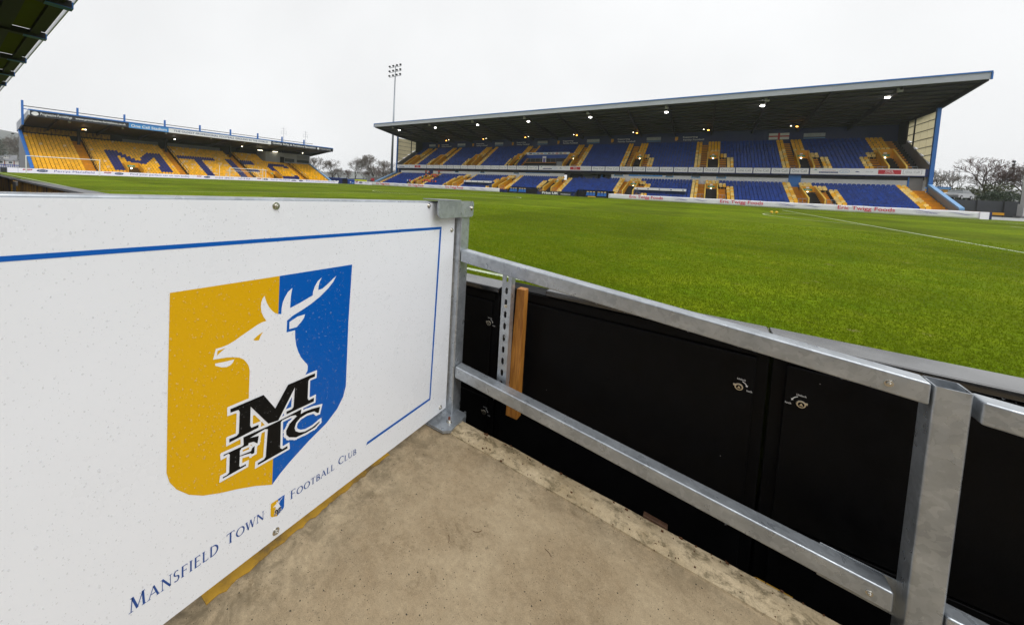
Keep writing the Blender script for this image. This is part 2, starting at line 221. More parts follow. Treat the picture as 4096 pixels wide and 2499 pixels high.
# ------------------------------------------------------------------ mesh helpers
class G:
    def __init__(s): s.v = []; s.f = []; s.m = []
    def face(s, pts, m=0):
        b = len(s.v); s.v += [tuple(p) for p in pts]; s.f.append(tuple(range(b, b + len(pts)))); s.m.append(m); return s
    def box(s, x0, x1, y0, y1, z0, z1, m=0):
        b = len(s.v); s.v += [(x0, y0, z0), (x1, y0, z0), (x1, y1, z0), (x0, y1, z0), (x0, y0, z1), (x1, y0, z1), (x1, y1, z1), (x0, y1, z1)]
        for q in ((0, 3, 2, 1), (4, 5, 6, 7), (0, 1, 5, 4), (1, 2, 6, 5), (2, 3, 7, 6), (3, 0, 4, 7)): s.f.append(tuple(b + i for i in q)); s.m.append(m)
        return s
    def hexa(s, p, m=0):      # 8 points: bottom ring 4, top ring 4
        b = len(s.v); s.v += [tuple(q) for q in p]
        for q in ((0, 3, 2, 1), (4, 5, 6, 7), (0, 1, 5, 4), (1, 2, 6, 5), (2, 3, 7, 6), (3, 0, 4, 7)): s.f.append(tuple(b + i for i in q)); s.m.append(m)
        return s
    def prism(s, poly, ax, a, b, m=0):   # polygon in the other two axes, extruded along ax
        def P(u, v, t): return (t, u, v) if ax == 0 else ((u, t, v) if ax == 1 else (u, v, t))
        n = len(poly); k = len(s.v); s.v += [P(u, v, a) for u, v in poly] + [P(u, v, b) for u, v in poly]
        tri = tessellate_polygon([[Vector((u, v, 0)) for u, v in poly]])
        for t in tri: s.f.append(tuple(k + i for i in t)); s.m.append(m); s.f.append(tuple(k + n + i for i in reversed(t))); s.m.append(m)
        for i in range(n): j = (i + 1) % n; s.f.append((k + i, k + j, k + n + j, k + n + i)); s.m.append(m)
        return s
    def flat(s, poly, fn, m=0):          # flat tessellated polygon mapped by fn(u,v)
        k = len(s.v); s.v += [fn(u, v) for u, v in poly]
        for t in tessellate_polygon([[Vector((u, v, 0)) for u, v in poly]]): s.f.append(tuple(k + i for i in t)); s.m.append(m)
        return s
    def tube(s, p0, p1, r0, r1=None, n=6, m=0, caps=True):
        r1 = r0 if r1 is None else r1; p0 = Vector(p0); p1 = Vector(p1); d = p1 - p0
        if d.length < 1e-6: return s
        d.normalize(); a = d.orthogonal().normalized(); c = d.cross(a); k = len(s.v)
        for p, r in ((p0, r0), (p1, r1)):
            for i in range(n): t = 2 * math.pi * i / n; s.v.append(tuple(p + a * (r * math.cos(t)) + c * (r * math.sin(t))))
        for i in range(n): j = (i + 1) % n; s.f.append((k + i, k + j, k + n + j, k + n + i)); s.m.append(m)
        if caps: s.f.append(tuple(k + i for i in reversed(range(n)))); s.m.append(m); s.f.append(tuple(k + n + i for i in range(n))); s.m.append(m)
        return s
    def ball(s, c, r, nu=10, nv=7, m=0, sz=1.0):
        k = len(s.v); s.v.append((c[0], c[1], c[2] + r * sz))
        for i in range(1, nv):
            t = math.pi * i / nv
            for j in range(nu): p = 2 * math.pi * j / nu; s.v.append((c[0] + r * math.sin(t) * math.cos(p), c[1] + r * math.sin(t) * math.sin(p), c[2] + r * sz * math.cos(t)))
        s.v.append((c[0], c[1], c[2] - r * sz)); e = len(s.v) - 1
        for j in range(nu): s.f.append((k, k + 1 + j, k + 1 + (j + 1) % nu)); s.m.append(m)
        for i in range(nv - 2):
            for j in range(nu):
                a = k + 1 + i * nu; s.f.append((a + j, a + nu + j, a + nu + (j + 1) % nu, a + (j + 1) % nu)); s.m.append(m)
        a = k + 1 + (nv - 2) * nu
        for j in range(nu): s.f.append((a + j, e, a + (j + 1) % nu)); s.m.append(m)
        return s
    def add(s, verts, faces, off, m=0):
        k = len(s.v); ox, oy, oz = off; s.v += [(x + ox, y + oy, z + oz) for x, y, z in verts]
        s.f += [tuple(k + i for i in f) for f in faces]; s.m += [m] * len(faces); return s
    def mesh(s, name, mats, smooth=False, fixn=True):
        me = bpy.data.meshes.new(name); me.from_pydata(s.v, [], s.f)
        for q in (mats if isinstance(mats, (list, tuple)) else [mats]): me.materials.append(q)
        if any(s.m): me.polygons.foreach_set('material_index', s.m)
        if smooth: me.polygons.foreach_set('use_smooth', [True] * len(s.f))
        me.update(); return me
    def build(s, name, mats, parent=None, smooth=False, bevel=0, seg=2):
        me = s.mesh(name, mats, smooth); ob = link(name, me, parent)
        if bevel:
            bv = ob.modifiers.new('bevel', 'BEVEL'); bv.width = bevel; bv.segments = seg; bv.limit_method = 'ANGLE'; bv.angle_limit = R(40)
            me.polygons.foreach_set('use_smooth', [True] * len(s.f)); wn = ob.modifiers.new('wn', 'WEIGHTED_NORMAL')
        return ob
def link(name, data, parent=None, loc=(0, 0, 0)):
    ob = bpy.data.objects.new(name, data); C.objects.link(ob); ob.location = loc
    if parent is not None:
        ob.parent = parent
        if parent.type == 'EMPTY': ob.location = Vector(loc) - parent.location
    return ob
def tag(ob, label, cat, group=None):
    ob['label'] = label; ob['category'] = cat
    if group: ob['group'] = group
    return ob
def thing(name, label, cat, loc=(0, 0, 0), group=None):
    e = bpy.data.objects.new(name, None); C.objects.link(e); e.location = loc; e.empty_display_size = .2
    return tag(e, label, cat, group)
def structure(ob): ob['kind'] = 'structure'; return ob
def stuff(ob): ob['kind'] = 'stuff'; return ob
FN = (R(90), 0, 0)            # text that faces the near side (-Y)
FE = (R(90), 0, R(90))        # text that faces +X
_tm = {}
def text_mesh(s, bold=0.0, shear=0.0, space=1.0):
    k = (s, bold, shear, space)
    if k in _tm: return _tm[k]
    cu = bpy.data.curves.new('lettering', 'FONT'); cu.body = s; cu.offset = bold; cu.shear = shear; cu.space_character = space; cu.resolution_u = 3; cu.fill_mode = 'FRONT'
    ob = bpy.data.objects.new('t', cu); C.objects.link(ob); dg = bpy.context.evaluated_depsgraph_get(); me = bpy.data.meshes.new_from_object(ob.evaluated_get(dg))
    bpy.data.objects.remove(ob); bpy.data.curves.remove(cu)
    xs = [v.co.x for v in me.vertices]; ys = [v.co.y for v in me.vertices]; x0, x1, y0, y1 = min(xs), max(xs), min(ys), max(ys)
    for v in me.vertices: v.co.x = (v.co.x - (x0 + x1) / 2) / (x1 - x0); v.co.y = (v.co.y - (y0 + y1) / 2) / (y1 - y0)
    me.name = 'lettering'; me.materials.clear(); _tm[k] = me; return me
def text(s, m, c, w_, h, rot, parent, bold=0.0, shear=0.0, tilt=0.0, name='lettering'):
    key = ('m', s, bold, shear, m.name)
    if key not in _tm: q = text_mesh(s, bold, shear).copy(); q.materials.append(m); _tm[key] = q
    ob = link(name, _tm[key], parent, c); ob.rotation_euler = rot; ob.scale = (w_, h, 1)
    if tilt: ob.rotation_euler = (Matrix.Rotation(0, 3, 'X') @ Matrix(((1, 0, 0), (0, 1, 0), (0, 0, 1)))).to_euler(); ob.rotation_euler = rot
    return ob
def ellipse(n=20): return [(math.cos(2 * math.pi * i / n), math.sin(2 * math.pi * i / n)) for i in range(n)]

# ================================================================== ground, pitch, concrete
PL, PWD = 100.26, 65.93
g = G(); g.face([(-1500, -1500, -.3), (1500, -1500, -.3), (1500, 1500, -.3), (-1500, 1500, -.3)]); structure(g.build('ground', TARMAC))
g = G(); g.box(-4.6, 108, -2.5, 68.6, -.29, 0); pitch = structure(g.build('pitch', TURF))
LW = .11
def mark(poly_or_box):
    gg = G(); gg.face([(x, y, .006) for x, y in poly_or_box]); return gg.build('line_marking', LINE, pitch)
def rectl(x0, x1, y0, y1): mark([(x0, y0), (x1, y0), (x1, y1), (x0, y1)])
h = LW / 2
rectl(0, PL, -h, h); rectl(0, PL, PWD - h, PWD + h); rectl(-h, h, h, PWD - h); rectl(PL - h, PL + h, h, PWD - h); rectl(PL / 2 - h, PL / 2 + h, h, PWD - h)
for sx in (0, 1):
    fx = (lambda x: x) if sx == 0 else (lambda x: PL - x)
    for dep, hw in ((16.5, 20.16), (5.5, 9.16)):
        a, b = sorted((fx(dep - h), fx(dep + h))); rectl(a, b, PWD / 2 - hw, PWD / 2 + hw)
        a, b = sorted((fx(h), fx(dep - h)))
        for s in (-1, 1): rectl(a, b, PWD / 2 + s * hw - h, PWD / 2 + s * hw + h)
def arc(cx, cy, r, a0, a1, n):
    gg = G()
    for i in range(n):
        t0 = a0 + (a1 - a0) * i / n; t1 = a0 + (a1 - a0) * (i + 1) / n
        gg.face([(cx + q * math.cos(t), cy + q * math.sin(t), .010) for q, t in ((r - h, t0), (r + h, t0), (r + h, t1), (r - h, t1))])
    gg.build('line_marking', LINE, pitch)
arc(PL / 2, PWD / 2, 9.15, 0, 2 * math.pi, 96)
ad_ = math.acos(5.5 / 9.15); arc(PL - 11, PWD / 2, 9.15, math.pi - ad_, math.pi + ad_, 40); arc(11, PWD / 2, 9.15, -ad_, ad_, 40)
import numpy as np
rng = np.random.default_rng(3); N = 520000
rr_ = 2.6 * (24 / 2.6) ** (rng.random(N) ** .85); th = R(-62) + rng.random(N) * R(118)          # bearing from +Y, clockwise
gx = 76.15 + rr_ * np.sin(th); gy = -4.45 + rr_ * np.cos(th); keep = (gy > -2.4) & (np.abs(gy) > .05); gx, gy, rr_ = gx[keep], gy[keep], rr_[keep]; N = len(gx)
hh = .010 + rng.random(N) * .018; ww = (.0016 + .0020 * rng.random(N)) * (1 + rr_ / 9); an = rng.random(N) * 6.283; ln = .004 + np.abs(rng.normal(0, .014, N)); la = rng.random(N) * 6.283
V = np.empty((N, 3, 3), np.float32); zz = np.full(N, -.003)
V[:, 0] = np.stack([gx - ww * np.cos(an), gy - ww * np.sin(an), zz], 1); V[:, 1] = np.stack([gx + ww * np.cos(an), gy + ww * np.sin(an), zz], 1); V[:, 2] = np.stack([gx + ln * np.cos(la), gy + ln * np.sin(la), hh], 1)
me = bpy.data.meshes.new('grass_blades'); me.vertices.add(3 * N); me.vertices.foreach_set('co', V.ravel()); me.loops.add(3 * N); me.loops.foreach_set('vertex_index', np.arange(3 * N, dtype=np.int32))
me.polygons.add(N); me.polygons.foreach_set('loop_start', np.arange(0, 3 * N, 3, dtype=np.int32)); me.update(calc_edges=True)
BLADE = mat('grass_blade', (.15, .205, .004), .8, rnd=.35, spec=.1); translucent(BLADE, .45, (.2, .28, .01)); me.materials.append(BLADE)
tag(stuff(link('grass_blades', me)), 'short wet green turf growing beside the near touchline', 'grass')
def fz(x): return .062 - .033 * (x - 75.3)          # sloping concrete walkway
g = G(); g.hexa([(73.2, -9, fz(73.2) - .5), (82, -9, fz(82) - .5), (82, -3.06, fz(82) - .5), (73.2, -3.06, fz(73.2) - .5), (73.2, -9, fz(73.2)), (82, -9, fz(82)), (82, -3.06, fz(82)), (73.2, -3.06, fz(73.2))])
floor = structure(g.build('concrete_walkway', CONC))
g = G(); n = 60
random.seed(4)
prof = []
for i in range(n + 1):
    x = 73.2 + i * (82 - 73.2) / n; prof.append((x, -3.10 + random.uniform(-.004, .004), -2.985 + random.uniform(-.005, .004)))
for i in range(n):
    (a, ya, yb), (b, yc, yd) = prof[i], prof[i + 1]
    g.face([(a, ya, fz(a) - .002), (b, yc, fz(b) - .002), (b, yc + .002, fz(b) + .006), (a, ya + .002, fz(a) + .006)]); g.face([(a, ya + .002, fz(a) + .006), (b, yc + .002, fz(b) + .006), (b, -3.045, fz(b) + .014), (a, -3.045, fz(a) + .014)]); g.face([(a, -3.045, fz(a) + .014), (b, -3.045, fz(b) + .014), (b, yd, fz(b) + .004), (a, yb, fz(a) + .004)]); g.face([(a, yb, fz(a) + .004), (b, yd, fz(b) + .004), (b, yd, -.5), (a, yb, -.5)])
g.build('kerb', KERBC, floor)
# paint strip and litter on the walkway
g = G(); random.seed(9); n = 44
pts = [(-4.06 + i * (.69) / n) for i in range(n + 1)]; ed = [75.164 + random.uniform(-.0025, .0025) + (.004 if random.random() < .2 else 0) for _ in pts]
for i in range(n): g.hexa([(75.06, pts[i], fz(75.2) - .01), (ed[i], pts[i], fz(75.2) - .01), (ed[i + 1], pts[i + 1], fz(75.2) - .01), (75.06, pts[i + 1], fz(75.2) - .01), (75.06, pts[i], fz(75.2) + .006), (ed[i], pts[i], fz(75.2) + .003), (ed[i + 1], pts[i + 1], fz(75.2) + .003), (75.06, pts[i + 1], fz(75.2) + .006)])
tag(g.build('painted_strip', ROADYEL), 'flaking yellow painted strip on the concrete below the white club board', 'paint strip')
g = G(); g.hexa([(76.055, -2.985, .02), (76.13, -2.985, .015), (76.13, -2.965, .015), (76.055, -2.965, .02), (76.055, -2.987, .052), (76.13, -2.987, .046), (76.13, -2.965, .046), (76.055, -2.965, .052)])
tag(g.build('wood_scrap', OLDWOOD, bevel=.002), 'short brown scrap of timber lying against the concrete kerb edge', 'wood scrap')
g = G(); g.face([(76.345, -2.978, .017), (76.44, -2.98, .012), (76.455, -2.955, .006), (76.37, -2.955, .01)])
tag(g.build('yellow_tape', ROADYEL), 'torn yellow paint tape lying in the gap beside the kerb', 'tape')
rng = np.random.default_rng(12); g = G()
for i in range(150):
    x = 75.35 + 1.6 * rng.random(); y = -2.992 - .11 * rng.random() ** 2.2; z = fz(x) + .008 + .006 * rng.random(); s = .0015 + .005 * rng.random() ** 3; a = rng.random() * 6.28; k_ = rng.random() * 6.28
    g.hexa([(x + s * math.cos(a + t) * (1 + .4 * math.sin(k_ + t)), y + s * .6 * math.sin(a + t), z + h_) for h_ in (-.004, .001) for t in (0, 1.57, 3.14, 4.71)])
tag(stuff(g.build('leaf_litter', LEAFB)), 'dark crumbs of leaf litter along the concrete kerb edge', 'litter')
random.seed(21)
for i, (x, y) in enumerate([(75.62, -3.42), (75.56, -3.5), (75.98, -3.72), (75.83, -3.33)]):
    a = random.random() * 3; g = G(); L_ = .022 + .014 * random.random(); z = fz(x) + .0015
    for k in range(4):
        t0, t1 = k / 4, (k + 1) / 4; f = lambda t: (x + L_ * (t - .5) * math.cos(a + t * .5), y + L_ * (t - .5) * math.sin(a + t * .5), z + .001)
        g.tube(f(t0), f(t1), .0007, n=4)
    tag(g.build('dead_twig', LEAFB), 'tiny dark dead twig lying on the tan concrete walkway', 'twig', 'dead twigs on the walkway')

# ================================================================== white club board
XP = 75.20
def bt(y): return 1.120 + (-3.16 - y) * .0236
def bb(y): return .110 + (-3.03 - y) * .0354
YA, YB = -3.012, -5.35
board = thing('club_board', 'white club board with yellow and blue stag crest fixed to the galvanised barrier', 'sign board', (XP, -4.2, .1))
g = G(); g.hexa([(XP - .004, YA, bb(YA)), (XP - .004, YB, bb(YB)), (XP, YB, bb(YB)), (XP, YA, bb(YA)), (XP - .004, YA, bt(YA)), (XP - .004, YB, bt(YB)), (XP, YB, bt(YB)), (XP, YA, bt(YA))]); g.build('panel', WHITE_BOARD, board)
def px(d): return lambda u, v: (XP + d, u, v)
g = G(); f = px(.0006)
g.face([f(*q) for q in ((-5.3, 1.0769), (-3.1187, 1.0118), (-3.1187, 1.0005), (-5.3, 1.0684))]); g.build('border_line', PB, board)
g = G(); g.face([f(*q) for q in ((-3.132, .9995), (-3.1187, .9995), (-3.1440, .2165), (-3.153, .2225))]); g.build('border_line', PB, board)
g = G(); f = px(.0008); g.face([f(*q) for q in ((-3.146, .2228), (-3.146, .2125), (-3.5388, .2225), (-3.5330, .2325))]); g.build('border_line', PB, board)
SH_Y = [(-4.1552, 0.9346), (-3.8951, 0.9259), (-3.9048, 0.3165), (-3.9523, 0.345), (-3.9999, 0.369), (-4.0439, 0.3882), (-4.0847, 0.4097), (-4.1152, 0.4334), (-4.1406, 0.4642), (-4.1545, 0.4909), (-4.1604, 0.5172), (-4.1585, 0.7092)]
SH_B = [(-3.8951, 0.9259), (-3.6338, 0.9181), (-3.642, 0.7255), (-3.6443, 0.4964), (-3.6544, 0.4634), (-3.6791, 0.4317), (-3.7208, 0.4041), (-3.786, 0.3808), (-3.8458, 0.3537), (-3.8792, 0.3353), (-3.9048, 0.3165)]
STAG = [(-4.0593, 0.7729), (-4.045, 0.7726), (-4.0312, 0.7739), (-4.0152, 0.7788), (-3.9971, 0.7869), (-3.9783, 0.7944), (-3.959, 0.8026), (-3.9451, 0.8066), (-3.9312, 0.8074), (-3.9392, 0.8203), (-3.9452, 0.8341), (-3.9479, 0.8511), (-3.9461, 0.8648), (-3.9423, 0.874), (-3.9379, 0.8787), (-3.935, 0.8682), (-3.9307, 0.856), (-3.9231, 0.8417), (-3.9144, 0.8301), (-3.9057, 0.8216), (-3.8969, 0.8171), (-3.888, 0.8147), (-3.8873, 0.8316), (-3.8843, 0.8478), (-3.8779, 0.8613), (-3.8692, 0.8743), (-3.8552, 0.8836), (-3.8581, 0.8697), (-3.8599, 0.8506), (-3.8611, 0.8253), (-3.8282, 0.8332), (-3.786, 0.8458), (-3.785, 0.8582), (-3.779, 0.873), (-3.7689, 0.8871), (-3.7548, 0.8965), (-3.7622, 0.8835), (-3.7658, 0.8715), (-3.7667, 0.8584), (-3.752, 0.8593), (-3.7303, 0.8714), (-3.7138, 0.8825), (-3.6991, 0.8911), (-3.7106, 0.8735), (-3.7298, 0.8558), (-3.7619, 0.8346), (-3.7929, 0.82), (-3.8202, 0.8099), (-3.8512, 0.8004), (-3.8699, 0.7904), (-3.8705, 0.7558), (-3.8434, 0.7541), (-3.8423, 0.7293), (-3.8381, 0.7056), (-3.8315, 0.6853), (-3.8212, 0.6634), (-3.8082, 0.6448), (-3.8003, 0.6349), (-3.797, 0.6267), (-3.7976, 0.613), (-3.8057, 0.6012), (-3.906, 0.5288), (-3.9759, 0.5592), (-3.9759, 0.6291), (-3.9749, 0.6837), (-3.9782, 0.6993), (-3.9845, 0.711), (-3.9905, 0.7201), (-4.0018, 0.7293), (-4.0147, 0.7354), (-4.0325, 0.7416), (-4.0652, 0.7478)]
EAR = [(-3.862, 0.7842), (-3.8368, 0.7932), (-3.8111, 0.7934), (-3.8145, 0.7837), (-3.8241, 0.7729), (-3.8384, 0.7619), (-3.8619, 0.7628)]
JAW = [(-4.0603, 0.736), (-4.0376, 0.7321), (-4.015, 0.7297), (-4.0181, 0.7227), (-4.0252, 0.7177), (-4.034, 0.7169), (-4.0461, 0.7211), (-4.0602, 0.7304)]
EYE = [(-3.9668, 0.7658), (-3.9545, 0.7739), (-3.9405, 0.7791), (-3.9474, 0.7696), (-3.9513, 0.7596), (-3.9603, 0.7612)]
NOS = [(-4.0551, 0.7668), (-4.0363, 0.7674), (-4.0466, 0.7619), (-4.057, 0.7548)]
CM = [(-4.0235, 0.602), (-3.9363, 0.5997), (-3.9012, 0.5438), (-3.8629, 0.5968), (-3.7711, 0.5941), (-3.7714, 0.5838), (-3.7894, 0.5844), (-3.7948, 0.5797), (-3.7956, 0.5232), (-3.7911, 0.5156), (-3.7725, 0.5153), (-3.7731, 0.5037), (-3.8657, 0.5084), (-3.8659, 0.5165), (-3.8486, 0.5154), (-3.8431, 0.5199), (-3.8401, 0.5794), (-3.8911, 0.5031), (-3.9209, 0.5092), (-3.9717, 0.5837), (-3.972, 0.5305), (-3.9684, 0.5224), (-3.9487, 0.5206), (-3.9493, 0.5129), (-4.025, 0.5132), (-4.0251, 0.5226), (-4.0079, 0.5207), (-4.0013, 0.5247), (-3.9999, 0.5833), (-4.0033, 0.5901), (-4.0232, 0.5925)]
CT = [(-3.9895, 0.5073), (-3.9258, 0.5021), (-3.8911, 0.5005), (-3.8165, 0.4996), (-3.819, 0.4816), (-3.8328, 0.4859), (-3.8358, 0.4907), (-3.8515, 0.4959), (-3.879, 0.4968), (-3.883, 0.4931), (-3.8831, 0.4148), (-3.877, 0.4081), (-3.8606, 0.4083), (-3.8598, 0.4006), (-3.9491, 0.4046), (-3.9487, 0.4101), (-3.9315, 0.4101), (-3.9266, 0.4148), (-3.9219, 0.4937), (-3.9307, 0.4984), (-3.9726, 0.4959), (-3.9477, 0.4881), (-3.9509, 0.4683), (-3.957, 0.4743), (-3.9618, 0.4795), (-3.9754, 0.4831), (-3.9763, 0.478), (-3.994, 0.4798), (-3.998, 0.4749), (-3.9982, 0.4611), (-3.9685, 0.4562), (-3.9658, 0.4633), (-3.9588, 0.4653), (-3.9594, 0.4459), (-3.966, 0.4461), (-3.9696, 0.4512), (-3.9982, 0.4594), (-3.999, 0.4334), (-3.9967, 0.4288), (-3.9815, 0.4278), (-3.9819, 0.4234), (-4.0401, 0.4255), (-4.0397, 0.4288), (-4.0293, 0.4283), (-4.0244, 0.4317), (-4.0235, 0.4795), (-4.0268, 0.4845), (-4.0385, 0.4845), (-4.0389, 0.4881), (-3.993, 0.484), (-3.9885, 0.4858)]
CC = [(-3.7488, 0.4746), (-3.7771, 0.4819), (-3.8048, 0.4861), (-3.8342, 0.4844), (-3.8552, 0.4737), (-3.8659, 0.4581), (-3.8648, 0.4455), (-3.8556, 0.4324), (-3.8325, 0.4195), (-3.7968, 0.4149), (-3.7656, 0.4151), (-3.7498, 0.4225), (-3.7493, 0.4266), (-3.7753, 0.4202), (-3.803, 0.4211), (-3.8211, 0.4282), (-3.8345, 0.4397), (-3.8382, 0.4512), (-3.8337, 0.4651), (-3.8194, 0.4741), (-3.7955, 0.4758), (-3.7705, 0.4704), (-3.759, 0.4589), (-3.7535, 0.4576)]
def crest(parent, map_, base, ow, simple=False):
    def F(d): return lambda u, v: (XP + base + d,) + map_(u, v)
    k = .25 if simple else 1.0
    sh = G(); sh.flat(SH_Y, F(0), 0); sh.flat(SH_B, F(0), 1); c = sh.build('crest', [PY, PB], parent)
    g = G(); g.flat(STAG, F(.0003), 0); g.flat(EAR, F(.0003), 0); g.flat(JAW, F(.0003), 0); g.build('stag', PW, c)
    g = G(); g.flat(EYE, F(.0006), 0); g.build('stag_eye', PY, c); g = G(); g.flat(NOS, F(.0006), 0); g.build('stag_nostril', PY, c)
    g = G(); st = 0
    for poly in (CM, CT, CC):
        n = len(poly)
        for i in range(n):
            a = Vector(poly[i]); b = Vector(poly[(i + 1) % n]); dd = (b - a)
            if dd.length < 1e-5: continue
            dd.normalize(); nn = Vector((-dd.y, dd.x)) * ow; a2 = a - dd * ow * .9; b2 = b + dd * ow * .9; st += 1
            ff = F(.0007 + st * 8e-6); g.face([ff(*(a2 + nn)), ff(*(a2 - nn)), ff(*(b2 - nn)), ff(*(b2 + nn))])
    g.build('letter_outline', PW, c)
    g = G(); g.flat(CM, F(.0020), 0); g.flat(CT, F(.0020), 0); g.flat(CC, F(.00215), 0); g.build('crest_letters', PK, c)
crest(board, lambda u, v: (u, v), .0006, .0075)
def smallmap(u, v):
    s = .0429 / .5245; return (-3.9077 + (u + 4.1604) * s, .2072 + (v - .3165) * .0845 + .0)
crest(board, smallmap, .0006, .006)
# serif lettering, drawn as strokes
def serif(ch):
    S = []; T_, t_ = .15, .06
    def l(x0, y0, x1, y1, w): S.append(((x0, y0), (x1, y1), w))
    def sf(x, y, w=.26): l(x - w / 2, y, x + w / 2, y, .045)
    def ar(cx, cy, rx, ry, a0, a1, thick, n=12, flip=1):
        for i in range(n):
            p, q = R(a0 + (a1 - a0) * i / n), R(a0 + (a1 - a0) * (i + 1) / n); m_ = (p + q) / 2; w = t_ + (thick - t_) * abs(math.cos(m_))
            S.append(((cx + rx * math.cos(p), cy + ry * math.sin(p)), (cx + rx * math.cos(q), cy + ry * math.sin(q)), w))
    if ch == 'M': l(.12, 0, .2, 1, t_); l(.2, 1, .52, .08, T_); l(.52, .08, .86, 1, t_); l(.86, 1, .94, 0, T_); sf(.12, .02); sf(.94, .02); sf(.16, .98, .16); sf(.9, .98, .16); W_ = 1.08
    elif ch == 'A': l(.06, 0, .44, 1, t_); l(.44, 1, .82, 0, T_); l(.2, .36, .7, .36, t_); sf(.06, .02); sf(.82, .02); W_ = .9
    elif ch == 'N': l(.14, 0, .14, 1, t_); l(.14, 1, .82, 0, T_); l(.82, 0, .82, 1, t_); sf(.14, .02); sf(.82, .98); sf(.1, .98, .18); W_ = .95
    elif ch == 'S': ar(.28, .74, .2, .23, 50, 270, .12); ar(.26, .26, .22, .25, 90, -130, .13); W_ = .56
    elif ch == 'F': l(.14, 0, .14, 1, T_); l(.14, .97, .56, .97, t_); l(.14, .52, .48, .52, t_); l(.55, 1, .55, .85, .04); l(.47, .6, .47, .44, .04); sf(.14, .02); W_ = .62
    elif ch == 'E': l(.14, 0, .14, 1, T_); l(.14, .97, .56, .97, t_); l(.14, .52, .48, .52, t_); l(.14, .03, .6, .03, t_); l(.55, 1, .55, .85, .04); l(.59, 0, .59, .17, .04); W_ = .66
    elif ch == 'I': l(.16, 0, .16, 1, T_); sf(.16, .02); sf(.16, .98); W_ = .34
    elif ch == 'L': l(.14, 0, .14, 1, T_); l(.14, .03, .58, .03, t_); l(.57, 0, .57, .17, .04); sf(.14, .98); W_ = .62
    elif ch == 'D': l(.14, 0, .14, 1, T_); ar(.3, .5, .5, .47, -90, 90, .16); l(.14, .97, .32, .97, t_); l(.14, .03, .32, .03, t_); W_ = .88
    elif ch == 'T': l(.36, 0, .36, 1, T_); l(.02, .97, .7, .97, t_); l(.03, 1, .03, .84, .04); l(.69, 1, .69, .84, .04); sf(.36, .02); W_ = .74
    elif ch == 'O': ar(.48, .5, .41, .47, 0, 360, .16, 22); W_ = .98
    elif ch == 'W': l(.06, 1, .3, 0, T_); l(.3, 0, .55, 1, t_); l(.55, 1, .8, 0, T_); l(.8, 0, 1.04, 1, t_); sf(.06, .98); sf(.55, .98, .2); sf(1.04, .98, .2); W_ = 1.1
    elif ch == 'B': l(.14, 0, .14, 1, T_); ar(.24, .74, .28, .23, -90, 90, .13); ar(.26, .26, .34, .24, -90, 90, .15); l(.14, .97, .26, .97, t_); l(.14, .51, .28, .51, t_); l(.14, .03, .28, .03, t_); W_ = .68
    elif ch == 'C': ar(.48, .5, .4, .47, 48, 312, .16, 18); l(.76, .95, .76, .74, .04); W_ = .82
    elif ch == 'U': l(.14, 1, .14, .35, T_); ar(.44, .36, .3, .33, 180, 360, .12); l(.74, .35, .74, 1, t_); sf(.14, .98); sf(.74, .98, .2); W_ = .9
    else: W_ = .4
    return S, W_
def word(s, a, b, cap, small, slant):
    ws = [(ch, cap if i == 0 else small) for i, ch in enumerate(s)]; tot = sum((serif(c)[1] + .12) * h_ for c, h_ in ws); g = G(); x = 0; st = 0
    for c, h_ in ws:
        S, W_ = serif(c)
        for (p, q, w_) in S:
            p = Vector(p); q = Vector(q); dd = (q - p)
            if dd.length < 1e-6: continue
            dd.normalize(); nn = Vector((-dd.y, dd.x)) * w_ / 2; p = p - dd * .01; q = q + dd * .01; st += 1; pts = []
            for r_ in (p + nn, p - nn, q - nn, q + nn):
                t = (x + r_.x * h_) / tot; pts.append((XP + .0006 + st * 4e-6, a[0] + (b[0] - a[0]) * t, a[1] + (b[1] - a[1]) * t + r_.y * h_))
            g.face(pts)
        x += (W_ + .12) * h_
    g.build('lettering', NAVYINK, board)
word('MANSFIELD', (-4.228, .2386), (-4.045, .2298), .0335, .0275, 0); word('TOWN', (-4.0280, .2316), (-3.9243, .2300), .029, .0245, 0)
word('FOOTBALL', (-3.8454, .2286), (-3.6800, .2212), .0265, .0215, 0); word('CLUB', (-3.6661, .2239), (-3.5834, .2175), .0265, .021, 0)
# rain drops on the board
rng = np.random.default_rng(5); dv = []; df = []
nd = 12000
for i in range(nd):
    y = -3.02 - 1.75 * rng.random(); z = bb(y) + .01 + rng.random() * (bt(y) - bb(y) - .02)
    r = .00055 + .0016 * rng.random() ** 3 + (.0014 * rng.random() if rng.random() < .05 else 0); sy = .75 + .4 * rng.random(); sz = .85 + .7 * rng.random(); k = len(dv); a0 = rng.random()
    x = XP + .0024 if (-4.17 < y < -3.62 and .3 < z < .95) else XP + .0001
    for rr, hx in ((1, -.0004), (.72, .17 * r)):
        for j in range(7): t = a0 + 2 * math.pi * j / 7; dv.append((x + hx, y + r * sy * rr * math.cos(t), z + r * sz * rr * math.sin(t) - (.12 * r if hx > 0 else 0)))
    dv.append((x + .26 * r, y, z - .12 * r))
    for j in range(7): q = (j + 1) % 7; df.append((k + j, k + q, k + 7 + q, k + 7 + j)); df.append((k + 7 + j, k + 7 + q, k + 14))
me = bpy.data.meshes.new('raindrops'); me.from_pydata(dv, [], df); me.materials.append(WATER); me.polygons.foreach_set('use_smooth', [True] * len(df)); me.update(); stuff(link('raindrops', me, board))
def bolt(parent, c, n, r=.008, hexhead=True, name='bolt', m=None):
    c = Vector(c); n = Vector(n); g = G(); g.tube(c - n * .001, c + n * .002, r * 1.35, n=16); g.tube(c + n * .002, c + n * .0075, r * .85, r * .8, n=6 if hexhead else 14); g.tube(c + n * .0075, c + n * .010, r * .45, r * .35, n=8)
    return g.build(name, m or CHROME, parent, bevel=.0008)
